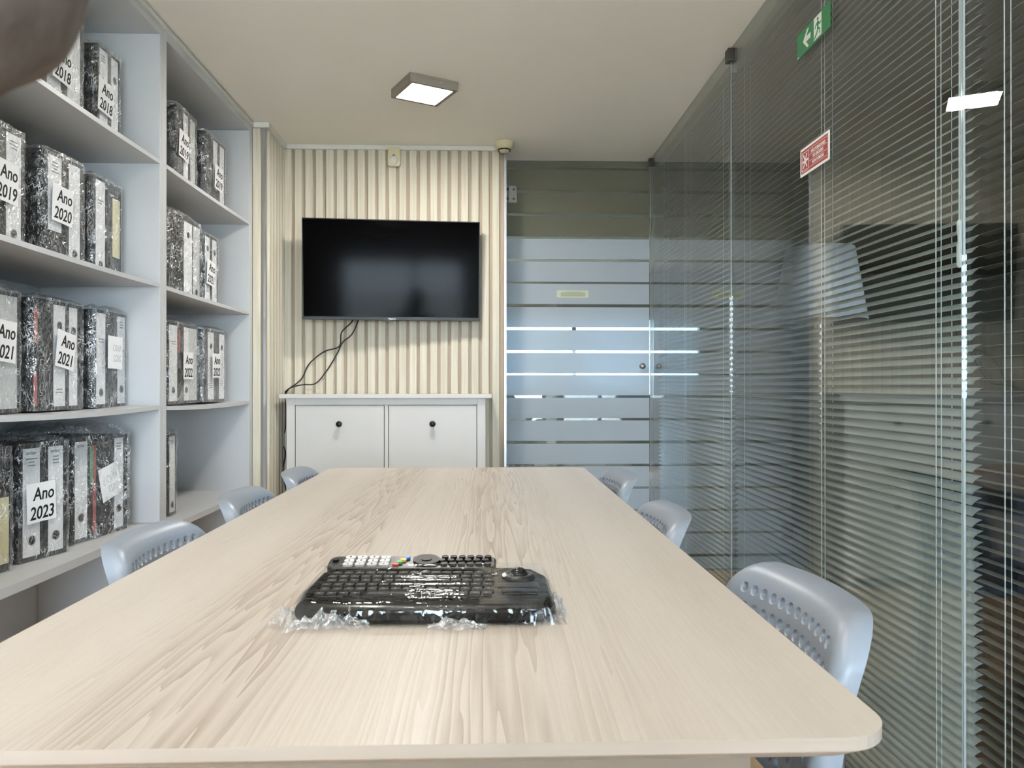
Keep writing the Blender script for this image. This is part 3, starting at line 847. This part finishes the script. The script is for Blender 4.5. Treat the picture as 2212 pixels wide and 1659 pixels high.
# track ball in its ring, buttons beside it
tr = MB().lathe([(.024, 0), (.0235, .003), (.0165, .0045), (.0155, .003)], 28, (.124, .03, ztop(.03))).build('trackball_ring', 'black', kb)
MB().lathe([(0.0001, .0135)] + [(.0145 * math.sin(R(a_)), .0005 + .013 * math.cos(R(a_))) for a_ in range(15, 95, 15)][::1], 24, (.124, .03, ztop(.03))).build('trackball', 'gloss', kb)
box('palm_button', 'gloss', kb, .10, .148, -.055, -.03, ztop(-.055) - .002, ztop(-.03) + .0015, .002)
box('touch_strip', 'black', kb, .094, .150, -.026, -.004, ztop(-.03), ztop(-.004) + .0012, .001)
# film drawn tight over the keyboard
def kb_wrap():
    rnd = random.Random(5); m = MB(); nx, ny = 60, 112; vs = []
    for j in range(ny + 1):
        for i in range(nx + 1):
            u, v = -1 + 2 * i / nx, -1 + 2 * j / ny
            x, y = u * .178, -.009 + v * .103
            e = max(abs(u), abs(v)); cr = abs(u) ** 5 * abs(v) ** 5
            x *= 1 - .06 * cr; y *= 1 - .06 * cr
            z = ztop(y) + .0062 + .0012 * noise.noise(Vector((x * 7, y * 120, 2.))) * (1.4 - abs(x) * 6) + .0008 * noise.noise(Vector((x * 60, y * 60, 1.)))
            d = math.hypot(x - .124, y - .03)
            z += max(0, .0095 - d * .25)
            if e > .93: z = ztop(y) - (e - .93) / .07 * .026 + rnd.uniform(-.001, .001)
            vs.append((x, y, max(z, .0016)))
    fs = [(j * (nx + 1) + i, j * (nx + 1) + i + 1, (j + 1) * (nx + 1) + i + 1, (j + 1) * (nx + 1) + i) for j in range(ny) for i in range(nx)]
    return m.add(vs, fs, True)
kb_wrap().build('plastic_wrap', 'wrapt', kb)
def crumple(nm, cx_, cy_, lx, ly, h_, seed, rot=0.):
    rnd = random.Random(seed); m = MB(); nx, ny = 16, 8; vs = []
    for j in range(ny + 1):
        for i in range(nx + 1):
            u, v = i / nx, j / ny
            x = (u - .5) * lx; y = (v - .5) * ly
            env = math.sin(PI * u) * .7 + .3
            z = h_ * env * (.2 + abs(noise.noise(Vector((u * 6 + seed, v * 5, seed)))) * 1.5) * (1 - abs(v - .5) * 1.3) + .0015
            x += rnd.uniform(-.003, .003); y += rnd.uniform(-.003, .003)
            c, s_ = math.cos(rot), math.sin(rot)
            vs.append((cx_ + x * c - y * s_, cy_ + x * s_ + y * c, max(.001, z + rnd.uniform(-.002, .002))))
    fs = [(j * (nx + 1) + i, j * (nx + 1) + i + 1, (j + 1) * (nx + 1) + i + 1, (j + 1) * (nx + 1) + i) for j in range(ny) for i in range(nx)]
    return m.add(vs, fs).build(nm, 'wrapw', kb)
crumple('wrap_tail', -.118, -.107, .105, .040, .030, 3, R(8))
crumple('wrap_tail', -.176, -.085, .034, .060, .026, 4, R(0))
crumple('wrap_tail', .045, -.112, .075, .020, .014, 5, R(0))
crumple('wrap_tail', .174, -.04, .018, .12, .022, 6, R(0))

# remote lying behind the keyboard
rm = thing('remote_control', 'long black remote with white number keys behind the keyboard', 'remote', (-.115, 1.212, TZ + .004), R(-1.5), rx=R(12))
MB().prism_z(rrect(.262, .046, .014, 5), .004, .024).build('remote_body', 'black', rm, .003)
def pill(nm, x, y, mat, lx=.0155, ly=.0095, parent=rm, h_=.004):
    o = MB().prism_z(rrect(lx, ly, min(lx, ly) * .45, 4, x, y), .0235, .0235 + h_).build(nm, mat, parent); return o
for r in range(3):
    for c in range(4):
        b_ = pill('number_key', -.098 + c * .0185, -.0135 + r * .0125, 'legend')
        lettering(str((r * 4 + c) % 10), .006, 'red' if (r + c) % 3 == 0 else 'ink', b_, 0, 0, 0, name='key_number').matrix_basis = Matrix.Translation((-.098 + c * .0185, -.0135 + r * .0125, .0277)) @ Matrix.Rotation(-PI / 2, 4, 'X')
M['kred'] = plain('red_key', srgb(200, 36, 36), .4); M['kgreen'] = plain('green_key', srgb(40, 150, 70), .4)
M['kyellow'] = plain('yellow_key', srgb(226, 180, 60), .4); M['kblue'] = plain('blue_key', srgb(60, 110, 200), .4)
for k, (cm, nm) in enumerate((('kred', 'red'), ('kgreen', 'green'), ('kyellow', 'yellow'), ('kblue', 'blue'))):
    tag(pill('colour_key', -.0245 + k * .005, -.0135 + k * .0085, cm, .010, .0075), nm + ' colour key')
nv = MB().prism_z(circ(.022, .002, .021, 24, .018), .0235, .028).build('navigation_pad', 'key', rm)
MB().prism_z(circ(.022, .002, .008, 18, .007), .028, .0292).build('ok_key', 'key', nv)
for r in range(3):
    for c in range(6):
        pill('function_key', .0505 + c * .0135 - (.004 if r == 1 else 0), -.0135 + r * .0125, 'key', .0105, .008, h_=.005)
pill('power_key', -.120, .004, 'key', .009, .009)

# ================================================================== WHITE CABINET
cb = thing('shoe_cabinet', 'white wooden cabinet with black knobs below the television', 'cabinet', (-.503, 3.90, 0))
m = MB(); hw = .50; z1 = .979
m.box(-hw, -hw + .042, 0, .042, 0, z1); m.box(hw - .042, hw, 0, .042, 0, z1)
m.box(-hw, -hw + .018, .042, .19, 0.03, z1); m.box(hw - .018, hw, .042, .19, .03, z1); m.box(-hw + .018, hw - .018, .18, .19, .05, z1)
m.box(-hw + .042, hw - .042, .002, .03, .9455, z1); m.box(-hw + .042, hw - .042, .002, .03, .05, .10); m.box(-.009, .009, .002, .03, .10, .9455)
m.box(-hw + .042, hw - .042, .002, .03, .512, .528)
m.box(-hw + .042, hw - .042, .032, .04, .05, .9455)
m.build('cabinet_frame', 'lacquer', cb, .001)
box('cabinet_top', 'lacquer', cb, -.532, .532, -.02, .188, z1, 1.0, .002)
for sx in (-1, 1):
    for z0, za in ((.532, .9415), (.104, .508)):
        a_, b_ = (-hw + .0455, -.0125) if sx < 0 else (.0125, hw - .0455)
        d_ = box('flap_door', 'lacquer', cb, a_, b_, .003, .024, z0, za, .001)
        xc = (a_ + b_) / 2
        MB().lathe([(0, .0), (.006, 0), (.0065, .012), (.0145, .019), (.0155, .026), (.012, .0305), (.0, .0315)], 22, (xc, .003, .850 if z0 > .5 else .42), 'y').build('knob', 'knob', d_)

# ================================================================== TELEVISION
tv = thing('television', 'wall-mounted black flat television above the white cabinet', 'television', (-.482, 3.965, 1.637), R(5.0), rx=R(4.5))
W2, H2 = .4505, .2545
m = MB(); m.box(-W2, W2, 0, .028, -H2, H2); m.box(-.25, .25, .028, .06, -.2, .12)
m.build('tv_body', 'tvblack', tv, .002)
box('screen', 'screen', tv, -W2 + .005, W2 - .005, -.0012, .0, -H2 + .014, H2 - .005)
br = box('chin_bar', 'tvblack', tv, -W2 - .001, W2 + .001, -.006, .002, -H2 - .004, -H2 + .0125, .002)
lettering('Hisense', .0115, 'silver', br, .0, -.0064, -H2 + .0045, name='brand_lettering')
box('sensor_window', 'gloss', tv, -.03, .0, -.006, .004, -H2 - .010, -H2 - .004, .001)
m = MB(); m.box(-.2, .2, .06, .066, -.12, .08); m.box(-.03, .03, .066, .125, -.05, .02)
m.build('wall_bracket', 'darksteel', tv)

def cable(label, pts, r=.0032, name='cable'):
    # smooth path
    P = [Vector(p) for p in pts]; out = []
    for i in range(len(P) - 1):
        p0, p1, p2, p3 = P[max(i - 1, 0)], P[i], P[i + 1], P[min(i + 2, len(P) - 1)]
        for k in range(7):
            t = k / 7
            out.append(.5 * ((2 * p1) + (p2 - p0) * t + (2 * p0 - 5 * p1 + 4 * p2 - p3) * t * t + (3 * p1 - p0 - 3 * p2 + p3) * t ** 3))
    out.append(P[-1])
    o = MB().tube(out, r, 8).build(name, 'rubber'); tag(o, label, 'cable'); return o
cable('black cable from the television, the one that loops higher', [(-0.684, 4.03, 1.441), (-0.696, 4.045, 1.384), (-0.759, 4.07, 1.323), (-0.771, 4.07, 1.25), (-0.851, 4.07, 1.221), (-0.928, 4.07, 1.157), (-0.971, 4.07, 1.075), (-1.041, 4.07, 1.021), (-1.058, 4.09, 1.002), (-1.054, 4.085, 0.928), (-1.056, 4.08, 0.807), (-1.082, 4.06, 0.76), (-1.05, 4.06, 0.699), (-1.063, 4.07, 0.601), (-1.048, 4.07, 0.492)])
cable('black cable from the television, the one that sags lower', [(-0.651, 4.03, 1.441), (-0.668, 4.045, 1.384), (-0.705, 4.066, 1.313), (-0.753, 4.062, 1.269), (-0.783, 4.07, 1.211), (-0.836, 4.07, 1.123), (-0.894, 4.07, 1.055), (-0.959, 4.07, 1.048), (-1.013, 4.066, 1.036), (-1.04, 4.066, 1.016), (-1.056, 4.09, 0.977), (-1.051, 4.09, 0.831), (-1.048, 4.08, 0.515)])

# ================================================================== SENSORS
pr = thing('motion_sensor', 'yellowed motion sensor at the top of the slatted wall', 'sensor', (-.484, YW - .013, 2.247))
MB().prism(rrect(.066, .098, .012, 4), -.030, 0.).build('sensor_body', 'aged', pr, .004)
MB().lathe([(0.0001, .047), (.010, .045), (.019, .038), (.025, .029)], 22, (0, 0, -.018), 'y').build('sensor_lens', 'lens', pr)
MB().prism([(-.009, .004), (.009, .004), (.006, .009), (0, .0105), (-.006, .009)], -.0315, -.0295).build('sensor_slot', 'black', pr)
sd = thing('smoke_detector', 'cream round smoke detector on the ceiling by the door', 'detector', (.095, 4.005, ZC))
MB().lathe([(.050, 0), (.052, -.006), (.050, -.018), (.040, -.033), (.026, -.045), (.022, -.052), (.0, -.054)], 32).build('detector_body', 'aged', sd)
for k in range(10):
    a_ = 2 * PI * k / 10 + R(90)
    MB().box(-.0095, .0095, -.0335, -.028, -.0455, -.0405).build('vent_slot', 'black', sd).rotation_euler = (0, 0, a_)

# ================================================================== CEILING LIGHTS
def panel_lamp(label, x, y, rot, dm='led'):
    t = thing('ceiling_lamp', label, 'lamp', (x, y, ZC), rot, 'square LED ceiling lamps')
    s = .107; hh = .039
    m = MB(); m.box(-s, s, -s, s, -.012, 0)
    m.box(-s, s, -s, -s + .017, -hh, -.012); m.box(-s, s, s - .017, s, -hh, -.012); m.box(-s, -s + .017, -s + .017, s - .017, -hh, -.012); m.box(s - .017, s, -s + .017, s - .017, -hh, -.012)
    m.build('lamp_housing', 'lampbody', t, .001)
    box('diffuser', dm, t, -s + .0175, s - .0175, -s + .0175, s - .0175, -hh + .001, -.014)
    MB().lathe([(0, 0), (.0028, 0), (.0028, .0015)], 10, (.03, -s, -.018), 'y').build('housing_screw', 'silver', t)
panel_lamp('square lit LED lamp on the ceiling in front of the slatted wall', -.262, 3.262, R(28))
panel_lamp('second square LED lamp on the ceiling above the near table end', -.485, .51, R(28), 'leddim')
def spot_bar(label, x, y):
    t = thing('spotlight_bar', label, 'lamp', (x, y, ZC), 0, 'three-spot ceiling bars')
    box('bar', 'lampbody', t, -.16, .16, -.03, .03, -.022, 0, .003)
    for k in (-1, 0, 1):
        h = MB().lathe([(.020, -.022), (.032, -.034), (.034, -.075), (.030, -.078)], 20, (k * .105, 0, 0)).build('spot_head', 'lampbody', t)
        MB().lathe([(.0, -.079), (.026, -.079), (.026, -.0775)], 18, (k * .105, 0, 0)).build('spot_lens', 'spot', h)
spot_bar('three-spot ceiling bar above the table, seen mirrored in the glass', -.25, 1.44)
spot_bar('three-spot ceiling bar behind the photographer', -.30, -.6)
op = thing('added_office_panel', 'added unseen light panel on the office ceiling behind the slatted wall', 'lamp', (-1.6, 7.4, 2.52))  # out-of-view light, added to warm the upper door film
box('panel_frame', 'lampbody', op, -.31, .31, -.31, .31, -.02, 0); box('panel_diffuser', 'offfill', op, -.29, .29, -.29, .29, -.024, -.0205)

# ================================================================== SIGNS ON THE GLASS
ex = thing('exit_sign', 'green emergency exit sign with white arrow stuck on the glass', 'sign', (XG - .0055, 2.13, 2.037), R(-90))
box('sign_plate', 'green', ex, -.1095, .1095, -.0016, 0, -.0355, .0355)
MB().prism([(-.066, 0), (-.038, .026), (-.026, .026), (-.044, .0075), (-.014, .0075), (-.014, -.0075), (-.044, -.0075), (-.026, -.026), (-.038, -.026)], -.0022, -.0016).build('arrow', 'signwhite', ex)
dp = MB().prism([(.008, -.030), (.056, -.030), (.056, .032), (.008, .032)], -.0022, -.0016).build('doorway', 'signwhite', ex)
def gpoly(nm, pts): MB().prism(pts, -.0027, -.0022).build(nm, 'green', dp)
gpoly('runner_head', circ(.034, .0215, .0048, 14))
gpoly('runner_torso', [(.029, .014), (.037, .016), (.041, .010), (.038, -.004), (.031, -.006), (.030, .004)])
gpoly('runner_arm', [(.030, .014), (.020, .010), (.015, .001), (.018, -.001), (.023, .006), (.031, .008)])
gpoly('runner_arm', [(.037, .015), (.046, .006), (.055, .008), (.055, .004), (.045, .001), (.038, .008)])
gpoly('runner_leg', [(.031, -.005), (.038, -.004), (.034, -.014), (.020, -.024), (.010, -.028), (.010, -.024), (.018, -.019), (.027, -.012)])
gpoly('runner_leg', [(.036, -.004), (.039, -.003), (.049, -.010), (.050, -.024), (.046, -.025), (.045, -.012), (.034, -.008)])
box('maker_mark', 'signwhite', ex, -.106, -.094, -.0020, -.0016, -.0335, -.0305)

ns = thing('no_smoking_sign', 'red and white no smoking sign stuck on the glass', 'sign', (XG - .0055, 2.1215, 1.689), R(-90))
pl = box('sign_plate', 'signwhite', ns, -.0945, .0945, -.0016, 0, -.040, .040)
rf = box('red_field', 'red', ns, -.0865, .0865, -.0021, -.0016, -.033, .033)
def frame(nm, x0, x1, z0, z1, t, y, mat, parent):
    m = MB(); m.box(x0, x1, y - .0005, y, z0, z0 + t); m.box(x0, x1, y - .0005, y, z1 - t, z1); m.box(x0, x0 + t, y - .0005, y, z0, z1); m.box(x1 - t, x1, y - .0005, y, z0, z1)
    return m.build(nm, mat, parent)
frame('emblem_frame', -.081, -.034, -.026, .026, .0014, -.0021, 'signwhite', ns)
def bar(nm, a_, l, t, mat, cx_=-.0575, cz_=0., y=-.0021):
    c, s_ = math.cos(a_), math.sin(a_)
    MB().prism([(cx_ + x * c - z * s_, cz_ + x * s_ + z * c) for x, z in ((-l / 2, -t / 2), (l / 2, -t / 2), (l / 2, t / 2), (-l / 2, t / 2))], y - .0006, y).build(nm, mat, ns)
bar('cigarette', R(4), .036, .0055, 'signwhite')
bar('cross_stroke', R(58), .046, .005, 'signwhite', y=-.0026); bar('cross_stroke', R(-58), .046, .005, 'signwhite', y=-.0026)
for k, tx in enumerate(('NÃO FUMADORES', 'NO SMOKERS', 'NON FUMEURS')):
    lettering(tx, .0128, 'signwhite', ns, .026, -.0024, .017 - k * .0168, sx=.86)
m = MB()
for z in (.0265, .0086, -.0082, -.0255): m.box(-.031, .083, -.0025, -.0021, z - .0004, z + .0004)
m.build('rule_lines', 'signwhite', ns)
box('small_print', 'signwhite', ns, -.080, -.036, -.0024, -.0021, -.0302, -.0292)

# ================================================================== VENETIAN BLINDS BEHIND THE GLASS
XBL = XG + .047
def blind(label, y0, y1, tilt, cords, wand=None):
    t = thing('venetian_blind', label, 'blind', (XBL, (y0 + y1) / 2, 0))
    l = (y1 - y0) / 2; n = 6; wd = .0255; prof = []
    for i in range(n + 1):
        s = -wd / 2 + wd * i / n; prof.append((s, .0022 * (1 - (2 * s / wd) ** 2)))
    c, s_ = math.cos(tilt), math.sin(tilt)
    up = [(x * c - (z + .00025) * s_, x * s_ + (z + .00025) * c) for x, z in prof]
    dn = [(x * c - (z - .00025) * s_, x * s_ + (z - .00025) * c) for x, z in prof]
    pts = up + dn[::-1]; m = MB(); k = len(pts)
    # chamfered ends as on real slats
    vs = [(x, -l, z) for x, z in pts] + [(x, l, z) for x, z in pts]
    fs = [(i, (i + 1) % k, (i + 1) % k + k, i + k) for i in range(k)]
    fs += [(i, i + 1, k - 2 - i, k - 1 - i) for i in range(n)] + [(i + k, 2 * k - 1 - i, 2 * k - 2 - i, i + 1 + k) for i in range(n)]
    m.add(vs, fs, True)
    me = m.mesh('slat'); me.materials.append(M['blind'])
    z = .05; i = 0
    while z < 2.262:
        o = bpy.data.objects.new('slat', me); COL.objects.link(o); o.parent = t
        o.location = (0, random.uniform(-.002, .002), z); o.rotation_euler = (0, random.uniform(-.02, .02), 0); z += .0218
    box('head_rail', 'blind', t, -.014, .014, -l, l, 2.272, 2.305, .002)
    box('bottom_rail', 'blind', t, -.012, .012, -l, l, .022, .034, .002)
    dx = wd / 2 * c + .001
    for (yc, bright) in cords:
        y = yc - (y0 + y1) / 2
        for s2 in (-1, 1): MB().tube([(s2 * dx, y, .03), (s2 * dx, y, 2.272)], .0008, 6).build('ladder_cord', 'cord', t)
        if bright: MB().tube([(-dx - .004, y + .012, .04), (-dx - .004, y + .012, 2.272)], .0011, 6).build('lift_cord', 'cord', t)
    if wand is not None:
        y = wand - (y0 + y1) / 2
        wa = MB().tube([(-.022, y, 1.355), (-.02, y, 2.27)], .0022, 8).build('tilt_wand', 'clearwand', t)
        MB().lathe([(.003, 1.28), (.0055, 1.285), (.0055, 1.325), (.0035, 1.33), (.0035, 1.345), (.0052, 1.35), (.0052, 1.37), (.0025, 1.376)], 12, (-.022, y, 0)).build('wand_grip', 'cord', wa)
    return t
blind('open grey venetian blind behind the far glass pane', 2.985, 4.255, R(35), [(3.08, 0), (3.66, 1), (4.12, 0)])
blind('half closed grey venetian blind behind the exit sign', 1.490, 2.945, R(35), [(1.592, 1), (2.150, 1), (2.83, 0)], 1.512)
blind('flat open grey venetian blind at the right picture edge', .05, 1.478, R(-4), [(1.372, 1), (.75, 0), (.15, 0)])

# ================================================================== BEYOND THE GLASS
lp = thing('floor_lamp', 'white drum shade floor lamp behind the blinds', 'lamp', (1.76, 4.0, 0))
MB().lathe([(.0, 0), (.15, 0), (.15, .012), (.02, .024), (.012, .03)], 28).build('lamp_base', 'steel', lp)
MB().tube([(0, 0, .02), (0, 0, 1.48)], .011, 12).build('lamp_pole', 'steel', lp)
m = MB(); n = 40; vs = []
for r_, z in ((.236, 1.385), (.172, 1.765), (.169, 1.765), (.233, 1.385)):
    vs += [(r_ * math.cos(2 * PI * k / n), r_ * math.sin(2 * PI * k / n), z) for k in range(n)]
fs = []
for i in range(4):
    for k in range(n): fs.append((i * n + k, i * n + (k + 1) % n, ((i + 1) % 4) * n + (k + 1) % n, ((i + 1) % 4) * n + k))
m.add(vs, fs, True); m.build('lamp_shade', 'shade', lp)
m = MB()
for a_ in range(3): m.tube([(0, 0, 1.47), (.20 * math.cos(a_ * 2.1), .20 * math.sin(a_ * 2.1), 1.57)], .002, 6)
m.build('shade_spider', 'steel', lp)

ac = thing('armchair', 'dark navy armchair behind the blinds at the right edge', 'armchair', (1.78, 2.12, 0), R(70))
MB().prism(rrect(.56, .18, .04, 4, 0, .36), -.30, .26).build('seat_cushion', 'navy', ac, .01)
MB().prism([(-.28, .28), (.28, .28), (.28, .70), (.24, .76), (-.24, .76), (-.28, .70)], .20, .34).build('backrest', 'navy', ac, .03, 3)
for s in (-1, 1):
    MB().prism(rrect(.10, .40, .04, 4, s * .33, .38), -.30, .32).build('armrest', 'navy', ac, .015)
    for y in (-.25, .25): MB().tube([(s * .30, y, .2), (s * .31, y * 1.04, 0)], [.02, .013], 10).build('leg', 'knob', ac)

# ================================================================== PHOTOGRAPHER
ch = place_chair(.02, -.56, R(0), 'blue-grey perforated chair under the photographer')
ps = thing('person', 'seated person in a taupe sweater, sleeve raised at the upper left', 'person', (.02, -.52, 0))
def skin(name, pts, edges, mat, parent, root=0, sub=2):
    me = bpy.data.meshes.new(name); me.from_pydata([p[0] for p in pts], edges, [])
    me.materials.append(M[mat])
    o = bpy.data.objects.new(name, me); COL.objects.link(o); o.parent = parent
    md = o.modifiers.new('skin', 'SKIN'); md.use_smooth_shade = True
    if not me.skin_vertices: bpy.context.view_layer.objects.active = o
    sv = me.skin_vertices[0].data if me.skin_vertices else None
    if sv:
        for i, p in enumerate(pts):
            r_ = p[1]; sv[i].radius = (r_, r_) if not isinstance(r_, tuple) else r_
            sv[i].use_root = (i == root)
    ss = o.modifiers.new('subdivision', 'SUBSURF'); ss.levels = sub; ss.render_levels = sub
    return o
O = Vector((.02, -.52, 0))
def P(x, y, z): return tuple(Vector((x, y, z)) - O)
# body skeleton in room coordinates
B = {
 'pelvis': (P(.02, -.52, .60), .13), 'waist': (P(.02, -.50, .72), .11), 'chest': (P(.02, -.47, .92), .125), 'shoulders': (P(.02, -.46, 1.04), .085), 'neck': (P(.02, -.45, 1.12), .05),
 'chin': (P(.02, -.42, 1.20), .062), 'face': (P(.02, -.42, 1.27), .082), 'crown': (P(.02, -.44, 1.35), .070),
 'lsh': (P(-.17, -.45, 1.04), .058), 'lel': (P(-.37, -.16, 1.05), .040), 'lfa': (P(-.235, .11, 1.107), .034), 'lwr': (P(-.1425, .2, 1.143), .028), 'lpalm': (P(-.112, .205, 1.245), .030),
 'rsh': (P(.21, -.45, 1.04), .058), 'rel': (P(.32, -.28, .82), .040), 'rwr': (P(.17, -.07, .985), .024), 'rpalm': (P(.135, -.045, 1.015), .024),
 'lhip': (P(-.08, -.50, .565), .095), 'lkn': (P(-.10, -.08, .52), .062), 'lan': (P(-.11, -.05, .09), .038), 'ltoe': (P(-.12, .10, .035), .032),
 'rhip': (P(.12, -.50, .565), .095), 'rkn': (P(.14, -.08, .52), .062), 'ran': (P(.15, -.05, .09), .038), 'rtoe': (P(.16, .10, .035), .032)}
E_ = [('pelvis', 'waist'), ('waist', 'chest'), ('chest', 'shoulders'), ('shoulders', 'neck'), ('neck', 'chin'), ('chin', 'face'), ('face', 'crown'),
      ('shoulders', 'lsh'), ('lsh', 'lel'), ('lel', 'lfa'), ('lfa', 'lwr'), ('lwr', 'lpalm'), ('shoulders', 'rsh'), ('rsh', 'rel'), ('rel', 'rwr'), ('rwr', 'rpalm'),
      ('pelvis', 'lhip'), ('lhip', 'lkn'), ('lkn', 'lan'), ('lan', 'ltoe'), ('pelvis', 'rhip'), ('rhip', 'rkn'), ('rkn', 'ran'), ('ran', 'rtoe')]
def fingers(palm, base, dirv, side, lens, curl):
    d = Vector(dirv).normalized(); s = Vector(side).normalized(); c = Vector(curl)
    for k in range(5):
        l = lens[k]; st = Vector(B[palm][0]) + s * (-.027 + .018 * k if k < 4 else .034) + d * (.022 if k < 4 else -.01)
        prev = palm
        for q in range(3):
            dd = (d + c * q * .5 + (s * .7 if k == 4 else Vector((0, 0, 0)))).normalized()
            nm = '%s_f%d_%d' % (palm, k, q); st = st + dd * l * (.42 if q == 0 else .3)
            B[nm] = (tuple(st), .0095 - .001 * q); E_.append((prev, nm)); prev = nm
fingers('lpalm', None, (.05, .1, 1), (1, 0, 0), (.07, .08, .085, .075, .06), (0, -.6, 0))
fingers('rpalm', None, (-.5, .2, .6), (.3, .1, .3), (.06, .07, .072, .065, .05), (-.5, -.5, 0))
names = list(B); idx = {n_: i for i, n_ in enumerate(names)}
skin('body', [B[n_] for n_ in names], [(idx[a_], idx[b_]) for a_, b_ in E_], 'skin', ps)
def garment(name, keys, mat, grow, extra=()):
    pts = [(B[k][0], B[k][1] + grow) for k in keys] + [e[1] for e in extra]
    ids = {k: i for i, k in enumerate(list(keys) + [e[0] for e in extra])}
    ed = [(ids[a_], ids[b_]) for a_, b_ in E_ if a_ in keys and b_ in keys] + [(ids[e[2]], ids[e[0]]) for e in extra]
    return skin(name, pts, ed, mat, ps)
sw = garment('sweater', ['waist', 'chest', 'shoulders', 'lsh', 'lel', 'lfa', 'lwr', 'rsh', 'rel', 'rwr'], 'taupe', .012, [('lcuff', (P(-.120, .203, 1.190), .037), 'lwr')])
tx = bpy.data.textures.new('sleeve_folds', 'CLOUDS'); tx.noise_scale = .028; tx.noise_depth = 1
dm = sw.modifiers.new('folds', 'DISPLACE'); dm.texture = tx; dm.strength = .014; dm.mid_level = .5; dm.texture_coords = 'LOCAL'
sw.modifiers['subdivision'].render_levels = 4; sw.modifiers['subdivision'].levels = 3
garment('trousers', ['pelvis', 'lhip', 'lkn', 'lan', 'rhip', 'rkn', 'ran'], 'denim', .010)
for s in ('l', 'r'):
    a_, b_ = Vector(B[s + 'an'][0]), Vector(B[s + 'toe'][0])
    skin('shoe', [((a_.x, a_.y - .03, .045), .04), ((a_.x, a_.y + .03, .042), .042), ((b_.x, b_.y + .02, .036), .034)], [(0, 1), (1, 2)], 'shoe', ps)
hc = Vector(B['face'][0])
m = MB(); m.lathe([(.098, -.09), (.104, -.02), (.100, .04), (.082, .085), (.05, .112), (.0, .122)], 24, (hc.x, hc.y - .03, hc.z + .02)); m.build('hair', 'hair', ps)
fy = hc.y + .082
for s in (-1, 1):
    MB().lathe([(.0001, .012), (.008, .009), (.011, 0), (.008, -.008), (.0001, -.010)], 12, (hc.x + s * .03, fy - .012, hc.z + .0), 'z').build('eye', 'paper', ps)
    MB().lathe([(.0001, .028), (.014, .02), (.017, 0), (.012, -.022), (.0001, -.03)], 12, (hc.x + s * .086, hc.y - .005, hc.z - .005), 'z').build('ear', 'skin', ps)
MB().add([(hc.x, fy - .006, hc.z + .012), (hc.x - .014, fy - .008, hc.z - .03), (hc.x + .014, fy - .008, hc.z - .03), (hc.x, fy + .016, hc.z - .026)], [(0, 1, 3), (0, 3, 2), (1, 2, 3), (0, 2, 1)]).build('nose', 'skin', ps)
ph = thing('smartphone', 'dark smartphone held up by the photographer', 'phone', (.055, -.018, EYE - .02))
MB().prism(rrect(.15, .072, .011, 5), -.004, .004).build('phone_body', 'phone', ph, .001)
m = MB().lathe([(0, .0005), (.007, .0005), (.007, .002)], 18, (-.055, .004, .02), 'y'); m.build('lens_ring', 'steel', ph)
